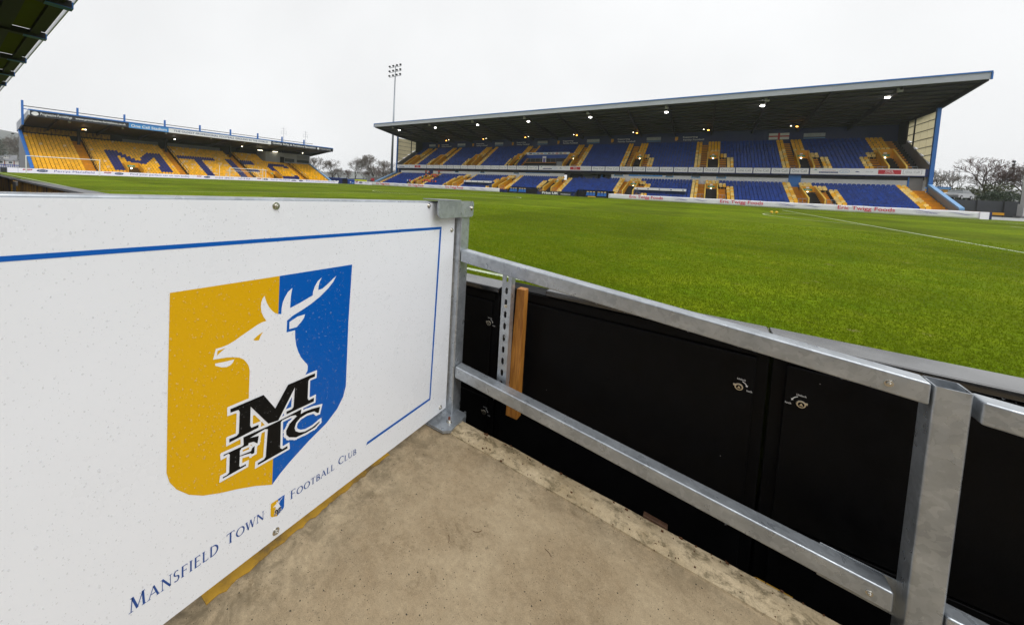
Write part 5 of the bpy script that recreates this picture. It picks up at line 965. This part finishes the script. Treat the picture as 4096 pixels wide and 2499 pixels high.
for i, x in enumerate((41.7, 43.75, 57.85, 59.85)):
    b = thing('dugout_bench', ['bench of three blue dugout seats furthest left, right of the crimson banner', 'bench of three blue dugout seats left of the charcoal print advert board', 'bench of three blue dugout seats behind the row of yellow footballs', 'bench of three blue dugout seats next to the start of the right banner'][i], 'bench', (x, 69.3, 0), 'team benches')
    for k in range(3):
        xx = x + k * .56; g = G(); g.prism([(xx, .3), (xx + .48, .3), (xx + .42, .95), (xx + .06, .95)], 1, 69.55, 69.65); g.hexa([(xx, 69.1, .28), (xx + .48, 69.1, .28), (xx + .48, 69.55, .28), (xx, 69.55, .28), (xx, 69.1, .4), (xx + .48, 69.1, .4), (xx + .48, 69.55, .36), (xx, 69.55, .36)]); s_ = g.build('seat', BLUEP, b, bevel=.02); G().box(xx + .07, xx + .41, 69.52, 69.66, .96, 1.1).build('headrest', SEATC, s_)
    G().box(x - .05, x + 1.7, 69.15, 69.6, -.02, .22).build('bench_base', STEELD, b)
for i in range(4): tag(link('navy_chair', seat_mesh('S', SEATN, 'navy_chair'), None, (38.3 + i * .54, 69.05, -.02)), 'plain navy chair in the small front block left of the dugout benches', 'seat', 'front block seats')
ball_me = None
def football(x, y, label, group=None):
    global ball_me
    if ball_me is None:
        bm = bmesh.new(); bmesh.ops.create_icosphere(bm, subdivisions=3, radius=.11); ball_me = bpy.data.meshes.new('football'); bm.to_mesh(ball_me); bm.free(); ball_me.materials.append(BALLY); ball_me.materials.append(BALLK)
        ico = [Vector(v).normalized() for v in ((0, 1, 1.618), (0, 1, -1.618), (0, -1, 1.618), (0, -1, -1.618), (1, 1.618, 0), (1, -1.618, 0), (-1, 1.618, 0), (-1, -1.618, 0), (1.618, 0, 1), (-1.618, 0, 1), (1.618, 0, -1), (-1.618, 0, -1))]
        for p_ in ball_me.polygons: p_.use_smooth = True; p_.material_index = 1 if max(p_.center.normalized().dot(i) for i in ico) > .955 else 0
    tag(link('football', ball_me, None, (x, y, .11)), label, 'football', group)
football(81.02, 37.2, 'left one of two yellow footballs lying near the penalty arc', 'footballs on the pitch'); football(81.36, 37.4, 'right one of two yellow footballs lying near the penalty arc', 'footballs on the pitch')
for i in range(9): football(58.85 + (i % 5) * .3, 67.0 + (i // 5) * .32, 'yellow football in the cluster before the dugout benches', 'cluster of yellow footballs')

# ================================================================== floodlight mast
m_ = thing('floodlight_mast', 'tall grey floodlight mast with twelve lamps at the left end of the main stand', 'floodlight', (-1.5, 77, -.3)); g = G(); g.tube((-1.5, 77, -.3), (-1.5, 77, 32.8), .42, .16, n=14); g.build('mast', MASTG, m_, smooth=True); g = G(); g.tube((-1.5, 77, 32.8), (-1.5, 77, 36.2), .12, .1, n=8); g.build('mast_top', MASTG, m_)
for z in (33.0, 34.4, 35.8):
    c_ = G().box(-3.9, .9, 76.95, 77.05, z - .06, z + .06).build('crossarm', MASTG, m_)
    for x in (-3.7, -2.2, -.7, .7): g = G(); g.ball((x, 76.75, z + .35), .36, 10, 6, sz=.8); g.build('lamp', STEELD, c_)

# ================================================================== people (stewards) in the lower tier
def person_mesh(kind):
    st = kind != 'seat'
    if st:
        P = [(0, 0, .95), (0, 0, 1.12), (0, 0, 1.32), (0, 0, 1.47), (0, -.02, 1.55), (0, -.02, 1.66)]
        legs = lambda s: [(.1 * s, 0, .86), (.12 * s, -.03, .5), (.12 * s, .02, .09), (.13 * s, -.14, .05)]
    else:
        P = [(0, .08, .52), (0, .1, .7), (0, .08, .9), (0, .04, 1.05), (0, .01, 1.13), (0, .0, 1.24)]
        legs = lambda s: [(.1 * s, .0, .5), (.13 * s, -.4, .53), (.13 * s, -.38, .12), (.14 * s, -.5, .06)]
    sh = P[2]; arms = lambda s: [(.19 * s, sh[1], sh[2] + .08), (.25 * s, sh[1] + .02, sh[2] - .18), (.19 * s, sh[1] - .2, sh[2] - .32), (.15 * s, sh[1] - .27, sh[2] - .32)] if not st else [(.19 * s, 0, 1.4), (.25 * s, .03, 1.13), (.24 * s, -.1, .9), (.24 * s, -.12, .82)]
    Rr = [.15, .145, .165, .06, .08, .1]; V_ = list(P); E_ = [(i, i + 1) for i in range(5)]
    for s in (-1, 1):
        k = len(V_); V_ += arms(s); Rr += [.075, .052, .04, .045]; E_ += [(2, k), (k, k + 1), (k + 1, k + 2), (k + 2, k + 3)]
        k = len(V_); V_ += legs(s); Rr += [.1, .072, .05, .042]; E_ += [(0, k), (k, k + 1), (k + 1, k + 2), (k + 2, k + 3)]
    me = bpy.data.meshes.new('p'); me.from_pydata(V_, E_, []); ob = bpy.data.objects.new('p', me); C.objects.link(ob); ob.modifiers.new('skin', 'SKIN'); sk = me.skin_vertices[0].data
    for i, r in enumerate(Rr): sk[i].radius = (r, r * (.75 if i < 3 else 1)); sk[i].use_root = i == 0
    ss = ob.modifiers.new('sub', 'SUBSURF'); ss.levels = 1; ss.render_levels = 1
    out = bpy.data.meshes.new_from_object(ob.evaluated_get(bpy.context.evaluated_depsgraph_get())); bpy.data.objects.remove(ob); out.name = 'person'
    out.materials.clear()
    for q in (DARKC, VEST, SKIN, HAIR): out.materials.append(q)
    hz = P[5][2]; tz0 = P[0][2] + .04; tz1 = P[3][2] - .03
    for p_ in out.polygons:
        c_ = p_.center; p_.use_smooth = True
        if c_.z > hz + .02 or (c_.z > hz - .08 and c_.y > P[5][1] + .03): p_.material_index = 3
        elif c_.z > tz1 + .02: p_.material_index = 2
        elif P[1][2] + .03 < c_.z and abs(c_.x) < .19 and c_.y > P[1][1] - .22: p_.material_index = 1
    return out
PS, PT = person_mesh('seat'), person_mesh('stand')
def person(x, y, kind, label, group, rz=0, shirt=None):
    r = max(0, min(NL - 1, round((y - 70) / .74))); z = lzz(r); o_ = link('person', PS if kind == 's' else PT, None, (x, ly(r) + (.02 if kind == 's' else -.1), z - (.08 if kind == 's' else 0))); o_.rotation_euler = (0, 0, R(rz))
    if shirt: o_.material_slots[1].link = 'OBJECT'; o_.material_slots[1].material = shirt
    tag(o_, label, 'person', group)
random.seed(3)
for x, y in ((14.49, 72.3), (15.18, 72.3), (15.76, 72.3), (16.1, 72.3), (17.48, 71.6), (17.95, 71.6), (18.75, 71.6), (19.64, 71.6), (15.62, 71.6), (17.0, 73.1), (16.6, 72.3)): person(x, y, 's', 'person in an orange vest sitting in the lower rows beside the leftmost entrance', 'seated stewards in the low rows', random.uniform(-25, 25))
for x, y in ((15.1, 77), (14.4, 77), (15.9, 77), (16.34, 75.4), (16.83, 75.4), (15.4, 77)): person(x, y, 's', 'person in an orange vest sitting high in the lower tier under the balcony door', 'seated stewards in the high rows', random.uniform(-25, 25))
for x, y, lb in ((11.36, 78.6, 'person in an orange vest standing in the top row against the white wall'), (13.06, 77.5, 'person in dark clothes standing beside the blue wall door'), (15.98, 77.8, 'person in an orange vest standing below the white skip advert'), (17.79, 75.4, 'person in an orange vest standing right of the seated high group'), (17.7, 73.9, 'person in an orange vest standing alone between the two seated groups'), (13.9, 72.5, 'person in a full orange jacket standing at the leftmost entrance wall'), (12.17, 70.2, 'person in an orange vest standing furthest left by the yellow aisle seats'), (13.81, 70.2, 'person in an orange vest standing in the leftmost entrance opening'), (14.35, 70.2, 'person in dark jacket and orange vest beside another in the entrance opening'), (13.69, 75.5, 'person in an orange vest standing above the leftmost entrance')):
    person(x, y, 't', lb, 'standing stewards', random.uniform(-60, 60))
person(13.57, 73.9, 't', 'person in a pale blue shirt standing by the leftmost entrance wall', 'standing stewards', 40, PALEB); person(11.36, 70.2, 't', 'person in a pale coat standing among the yellow aisle seats', 'standing stewards', 20, PALEB)

# ================================================================== between the stands
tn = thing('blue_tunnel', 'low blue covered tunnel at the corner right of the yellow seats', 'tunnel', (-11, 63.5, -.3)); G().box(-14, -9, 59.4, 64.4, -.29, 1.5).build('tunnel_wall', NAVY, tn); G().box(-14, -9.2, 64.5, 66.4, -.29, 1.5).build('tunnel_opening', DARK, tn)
G().box(-14.1, -8.9, 59.3, 66.5, 1.5, 1.6).build('tunnel_roof', MIDBLUE, tn)
for y in (61.4, 62.6): G().box(-9, -8.96, y, y + .5, .3, .8).build('notice', ADW, tn)
g = G(); g.box(-13.9, -9.3, 66.9, 69.3, -.29, 1.35); bc = tag(g.build('blue_container', MIDBLUE), 'small blue container between the tunnel and the lime green sign', 'container'); G().box(-9.3, -9.26, 67.5, 67.9, .3, .7).build('notice', ADW, bc); G().box(-9.3, -9.26, 68.2, 68.9, .1, .45).build('notice', LBLUE, bc)
sg = thing('lime_sign', 'bright lime yellow advert sign between the two stands', 'advert board', (-11, 72, -.3)); G().box(-14.85, -7.0, 71.95, 72.05, -.1, 1.38).build('panel', ADLIME, sg); text('accord', PK, (-12.6, 71.94, .86), 3.6, .62, FN, sg, .04); text('SIGNS', ADGREY, (-8.9, 71.94, .86), 2.9, .4, FN, sg, .0); G().box(-15.0, -6.9, 71.94, 72.06, 1.39, 1.62).build('top_rail', NAVY, sg)
g = G(); g.box(-11, -.3, 76, 76.2, -.29, 2.5); wv = tag(g.build('grey_wall', GREYW), 'plain grey wall behind the lime sign beside the main stand', 'wall'); G().box(-9.3, -7.9, 75.93, 75.99, 1.1, 2.0).build('mural_patch', ADRED, wv); G().box(-9.6, -8.4, 75.9, 75.96, .5, 1.2).build('mural_patch', NAVY, wv)

# ================================================================== trees
def tree_data(seed, h_, spread, lean=.0, depth=6, twr=.022, up_=.35):
    rnd = random.Random(seed); tr = G(); tw = G()
    def grow(p, d, ln, r, k):
        q = p + d * ln; big = k >= depth - 2; G_ = tr if big else tw; r1 = max(r * .72, twr)
        G_.tube(p, q, max(r, twr), r1, n=6 if k == depth else (4 if big else 3), caps=False)
        if k == 0: return
        n_ = 2 if k == depth else rnd.choice((2, 3, 3)) if k > 1 else 3
        for i in range(n_ + (2 if k == depth else 0)):
            ang = rnd.uniform(.25, .75) * spread; ax = d.orthogonal().normalized(); ax.rotate(Matrix.Rotation(rnd.uniform(0, 6.283), 3, d)); nd = d.copy(); nd.rotate(Matrix.Rotation(ang, 3, ax)); nd = (nd + Vector((0, 0, up_ * .35))).normalized()
            grow(p + d * ln * rnd.uniform(.65, 1.0), nd, ln * rnd.uniform(.66, .86), r1 * rnd.uniform(.65, .85), k - 1)
    grow(Vector((0, 0, 0)), Vector((lean, 0, 1)).normalized(), h_ * .27, h_ * .022, depth); k = h_ / max(v[2] for v in tw.v)
    for q in (tr, tw): q.v = [(x * k, y * k, z * k) for x, y, z in q.v]
    return tr, tw
def make_tree(name, loc, data, scale, rz, label, group, tm=TWIG, bm_=BARK):
    t_ = thing(name, label, 'tree', loc, group); t_.scale = (scale,) * 3; t_.rotation_euler = (0, 0, rz)
    a = bpy.data.objects.new('trunk', data[0]); C.objects.link(a); a.parent = t_; b = bpy.data.objects.new('crown', data[1]); C.objects.link(b); b.parent = t_
    for ob, mm in ((a, bm_), (b, tm)): ob.material_slots[0].link = 'OBJECT'; ob.material_slots[0].material = mm
TD = []
for s, sp in ((1, 1.0), (2, 1.15), (3, .95), (4, 1.25)):
    a, b = tree_data(s, 10, sp, twr=.016, depth=7); TD.append((a.mesh('trunk', BARK), b.mesh('crown', TWIG)))
TDR = []
for s, sp in ((11, 1.2), (12, 1.3), (13, 1.1)):
    a, b = tree_data(s, 8, sp, depth=6, twr=.015, up_=.6); TDR.append((a.mesh('trunk', BARK), b.mesh('crown', TWIG)))
for i, (x, y, h_, lb) in enumerate(((-44.5, 80.5, 9.6, 'spreading bare tree just right of the end stand roof'), (-41, 85.5, 9.0, 'dark bare tree behind the blue sloping wall of the end stand'), (-33.0, 90, 10.9, 'bare round-headed tree in the middle of the gap between the stands'), (-27.3, 94.1, 11.8, 'tallest bare tree left of the floodlight mast'), (-24.5, 97, 9.6, 'bare tree right of the tallest one, beside the floodlight mast'))): make_tree('bare_tree', (x, y, -.3), TD[i % 4], h_ / 10 * 1.02, i * 1.3, lb, 'bare trees between the stands')
for i, (x, y, h_) in enumerate(((-38.2, 86.2, 6.2), (-36, 88, 5), (-46, 83, 5), (-30, 93, 5.4), (-21.5, 98.4, 7), (-23, 97, 5.5), (-40, 84, 4.5), (-50, 78, 5.5))): make_tree('bare_shrub', (x, y, -.3), TDR[i % 3], h_ / 8, i * .9, 'low brown leafless shrub at the foot of the bare trees between the stands', 'leafless shrubs between the stands', TWIGR if i % 2 else TWIG)

# ================================================================== right of the main stand
g = G(); g.box(102.6, 175, 84.4, 220, -.29, 2.45); structure(g.build('car_park', TARMAC)); g = G(); g.face([(106, 89.5, 2.46), (160, 91, 2.46), (170, 135, 2.47), (112, 135, 2.47)]); structure(g.build('grass_verge', mat('verge_grass', (.06, .075, .03), .9, var=.4, vs_=1)))
fe = thing('panel_fence', 'dark grey panel fence along the raised car park right of the main stand', 'fence', (115, 84.2, -.3))
for i in range(12): x = 106.2 + i * 2.3; G().box(x, x + 2.2, 84.1, 84.2, -.29, 2.35 + .03 * i).build('fence_panel', mat('fence_grey', (.085, .09, .1), .7, var=.15, vs_=1) if i == 0 else bpy.data.materials['fence_grey'], fe); G().box(x + 2.2, x + 2.3, 84.02, 84.24, -.29, 2.5 + .03 * i).build('fence_post', STEELD, fe)
def car(loc, rz, paint, label):
    c_ = thing('parked_car', label, 'car', loc, 'cars parked right of the main stand'); c_.rotation_euler = (0, 0, rz)
    def add(g, nm, mm, par=None, **k): o_ = g.build(nm, mm, None, **k); o_.parent = par or c_; return o_
    g = G(); prof = [(-2.1, .35), (-2.15, .75), (-1.9, .95), (-1.0, 1.02), (1.2, 1.0), (1.95, .85), (2.12, .6), (2.05, .32)]; g.prism([(x, z) for x, z in prof], 1, -.85, .85); body = add(g, 'body', paint, bevel=.08, seg=3)
    g = G(); lo = [(-1.75, .98), (1.15, .98)]; a = [(-1.95, -.78, .95), (1.05, -.78, .98), (1.05, .78, .98), (-1.95, .78, .95), (-1.5, -.6, 1.45), (.25, -.6, 1.45), (.25, .6, 1.45), (-1.5, .6, 1.45)]; g.hexa(a); cb = add(g, 'cabin_windows', GLASS, bevel=.06)
    g = G(); g.hexa([(-1.5, -.62, 1.44), (.28, -.62, 1.44), (.28, .62, 1.44), (-1.5, .62, 1.44), (-1.4, -.55, 1.5), (.2, -.55, 1.5), (.2, .55, 1.5), (-1.4, .55, 1.5)]); add(g, 'roof_panel', paint, bevel=.02)
    for x in (-1.3, 1.3):
        for y in (-.8, .8): g = G(); g.tube((x, y - .1, .32), (x, y + .1, .32), .32, n=16); w_ = add(g, 'wheel', TYRE); g = G(); g.tube((x, y - .11, .32), (x, y + .11, .32), .19, n=12); add(g, 'rim', CARS, w_)
    for y in (-.6, .6): g = G(); g.box(2.05, 2.13, y - .18, y + .18, .62, .76); add(g, 'headlight', INKW)
car((106.5, 90.5, 2.47), R(-118), CARW, 'white car parked behind the sloping blue wall end'); car((108.0, 88.0, 2.47), R(-128), CARS, 'silver car parked in front of the white one')
ht = thing('orange_hut', 'low orange hut with a blue and white roof edge behind the parked cars', 'hut', (109, 98, 2.4)); G().box(106.2, 110.4, 98, 101, 2.45, 4.3).build('hut_wall', ADOR, ht); G().box(106, 110.6, 97.8, 101.2, 4.31, 4.6).build('roof_edge', LBLUE, ht); G().box(106, 110.6, 97.75, 101.25, 4.61, 4.72).build('roof_trim', BLUEP, ht)
cb = thing('pale_cabin', 'tall pale cabin wall cut off by the right edge of the picture', 'cabin', (113, 82, -.3)); G().box(110.62, 117, 79.8, 81.0, -.29, 2.1).build('lower_wall', RENDER, cb); G().box(110.8, 117, 79.9, 81.0, 2.1, 7.2).build('upper_wall', RENDER, cb); G().box(110.4, 117.1, 79.6, 81.1, -.29, .5).build('plinth', GREYW, cb)
g = G(); g.box(104.2, 110, 69.4, 69.5, -.3, .33); tag(g.build('low_white_board', ADW), 'low plain white board beyond the right end of the banner', 'board')
for i, x in enumerate((102.9, 104.6)): g = G(); g.box(x, x + 1.35, 71.5, 71.6, .55, .85); tag(g.build('yellow_board', VOMY), ('left' if i == 0 else 'right') + ' one of two small yellow boards beyond the end of the banner', 'board')
for i, (x, y, s) in enumerate(((116.5, 122, .85), (121.5, 118, 1.0), (123, 119, .8), (119, 121, .75), (125.5, 117, .95), (127.5, 116, 1.0), (129, 118, .9), (124.2, 121, .9), (131, 117, 1.0), (118, 126, .7))): make_tree('bare_tree', (x, y, 2.4), TDR[i % 3], s * (1.05 if i != 1 else 1.2), i * 1.1, ['small bare tree at the right edge of the blue stand post', 'tall thin bare tree standing out above the brown thicket at right', 'brown leafless tree in the thicket behind the panel fence'][min(i, 2)], 'thicket behind the panel fence', TWIGR if i % 3 else TWIG)
def bush(loc, r, h_, m, n, seed, label, group):
    rn = np.random.default_rng(seed); g = G()
    for i in range(n):
        u = rn.normal(size=3); u /= np.linalg.norm(u); q = u * (rn.random() ** .4); c_ = np.array(loc) + q * (r, r, h_ / 2) + (0, 0, h_ / 2); a = rn.normal(size=3) * .16; b = rn.normal(size=3) * .16; g.face([c_, c_ + a, c_ + b])
    t_ = thing('evergreen_bush', label, 'bush', loc, group); g2 = G(); g2.tube(loc, (loc[0], loc[1], loc[2] + h_ * .6), .08, .03, n=5); g2.build('trunk', BARK, t_); g.build('crown', m, t_)
for i, (x, y, r, h_, m) in enumerate(((118.5, 116, 2.2, 3.2, IVY), (122, 115.5, 2.4, 4.2, IVY), (114.6, 121, 1.6, 4.4, LEAFD), (126, 114, 2.6, 3.2, IVY), (130, 114, 2.6, 3.4, LEAFD), (116, 113, 2.2, 2.2, LEAFD), (120.5, 111, 2.4, 2.2, LEAFD), (125, 110, 2.6, 2.3, LEAFD))): bush((x, y, 2.4), r, h_, m, 1400, i + 40, ['olive bush in the thicket left of the tall thin tree', 'taller olive bush below the tall thin tree', 'dark conifer beside the blue stand post', 'dark evergreen bush in the hedge behind the panel fence'][min(i, 3)], 'bushes behind the panel fence')
for i, (x, z) in enumerate(((124.3, 10.3), (125.0, 10.45), (125.8, 10.6), (123.5, 9.8))): g = G(); g.tube((x, 140, 2), (x + .02, 140, z), .05, n=5); tag(g.build('net_pole', MASTG), 'thin pale pole in the far row behind the parked cars', 'pole', 'thin poles behind the cars')
fl_ = thing('far_floodlight', 'small cluster of lamps on a far mast above the thicket at right', 'floodlight', (133, 140, 2.4)); g = G(); g.tube((133.3, 140, 2.4), (133.3, 140, 12.6), .09, n=6); g.build('mast', MASTG, fl_)
for i, z in enumerate((10.9, 11.6, 12.3)): g = G(); g.ball((133.1, 139.8, z), .28, 8, 5); g.build('lamp', STEELD, fl_)

# ================================================================== far left: houses, fence, lamp, hills
hs_ = thing('terraced_house', 'far terrace with slate roof, red chimney and white windows at the left edge', 'house', (-200, 12, -.3)); G().box(-206, -199, -4, 18.2, -.3, 3.1).build('wall', RENDER, hs_)
g = G(); g.prism([(-198.6, 2.9), (-202.5, 5.7), (-206.4, 2.9)], 1, -4.4, 18.0); rf_ = g.build('roof', SLATE, hs_); G().box(-203.1, -201.8, 11.2, 12.5, 5.2, 6.6).build('chimney', BRICKR, rf_)
for y in (9.2, 14.2): g = G(); g.prism([(-199.6, 3.7), (-199.6, 4.8), (-202, 4.8)], 1, y - .9, y + .9); g.build('dormer', RENDER, rf_)
for i, y in enumerate((4.6, 7.6, 10.2, 12.6, 15.6)):
    w_ = G().box(-199, -198.9, y - .9, y + .9, 1.3, 2.6).build('window', INKW, hs_); G().box(-198.9, -198.88, y - .6, y + .6, 1.5, 2.4).build('pane', GLASS, w_); G().box(-199, -198.92, y + 1.0, y + 1.35, .2, 2.9).build('brick_pier', BRICKR, hs_)
bfz = thing('blue_railing', 'blue railing fence in front of the far terrace at the left edge', 'fence', (-60, 3, -.3))
for z in (.1, .85): G().box(-60.05, -59.95, -8, 7.2, z, z + .14).build('rail', MIDBLUE, bfz)
for y in np.arange(-7.9, 7.2, .35): G().box(-60.04, -59.96, y, y + .09, -.3, 1.15).build('picket', MIDBLUE, bfz)
lp = thing('street_lamp', 'thin street lamp with a curved arm left of the end stand', 'street lamp', (-40, 5.6, -.3)); G().tube((-40, 5.6, -.3), (-40, 5.6, 6.6), .08, .05, n=8).build('pole', MASTG, lp); g = G(); pp = [(-40, 5.6, 6.6), (-40, 5.5, 7.1), (-40, 5.1, 7.45), (-40, 4.6, 7.55)]
for a, b in zip(pp[:-1], pp[1:]): g.tube(a, b, .035, n=6)
g.build('arm', MASTG, lp); g = G(); g.ball((-40, 4.4, 7.5), .26, 8, 5, sz=.5); g.build('lantern', STEELD, lp)
def hill(name, rad, dep, hf, m):
    g = G(); n = 120
    for i in range(n + 1):
        a = 2 * math.pi * i / n; hh_ = hf(a)
        for rr, z in ((rad, -.6), (rad + dep * .45, hh_ * .7), (rad + dep, hh_), (rad + dep * 2, hh_ * .6)): g.v.append((76 + rr * math.sin(a), -4 + rr * math.cos(a), z))
    for i in range(n):
        for j in range(3): k = i * 4 + j; g.f.append((k, k + 4, k + 5, k + 1)); g.m.append(0)
    structure(g.build(name, m, smooth=True))
def hfun(a): d = math.degrees(a); return 14 + 3 * math.sin(a * 7) + 2 * math.sin(a * 17 + 1) + 17 * math.exp(-((d - 273) / 5) ** 2) + 4 * math.sin(a * 41) * .3
hill('hill', 420, 140, hfun, HILLM)
rn = random.Random(5)
for i in range(14): a = R(rn.uniform(262, 279)); d = rn.uniform(235, 300); make_tree('bare_tree', (76 + d * math.sin(a), -4 + d * math.cos(a), -.3), TD[i % 4], rn.uniform(1.1, 1.5), rn.random() * 6, 'misty bare tree in the wood behind the far terrace', 'misty trees behind the terrace')
for i in range(7): a = R(rn.uniform(262, 277)); d = rn.uniform(230, 290); bush((76 + d * math.sin(a), -4 + d * math.cos(a), -.3), 6, rn.uniform(9, 14), LEAFD, 6000, 80 + i, 'dark evergreen tree in the misty wood behind the far terrace', 'evergreens behind the terrace')
for i in range(16): a = R(rn.uniform(296, 318)); d = rn.uniform(210, 290); make_tree('bare_tree', (76 + d * math.sin(a), -4 + d * math.cos(a), -.3), TDR[i % 3], rn.uniform(.9, 1.5), rn.random() * 6, 'hazy far bare tree seen low in the gap between the stands', 'hazy far trees in the gap', TWIGR if i % 2 else TWIG)

# ================================================================== damp air
g = G(); g.box(-1620, 1620, -1620, 1620, -1.5, 42); hz = stuff(g.build('haze', mat('haze_surface', (1, 1, 1)))); tag(hz, 'thin grey rain haze hanging over the whole ground', 'haze')
hm = bpy.data.materials.new('haze_air'); hm.use_nodes = True; hn = hm.node_tree.nodes; hn.clear(); ho = hn.new('ShaderNodeOutputMaterial'); hv = hn.new('ShaderNodeVolumePrincipled'); hv.inputs['Color'].default_value = (.9, .92, .95, 1); hv.inputs['Density'].default_value = .0003; hv.inputs['Anisotropy'].default_value = .3
hm.node_tree.links.new(hv.outputs[0], ho.inputs['Volume']); hz.data.materials.clear(); hz.data.materials.append(hm); sc.cycles.volume_bounces = 1
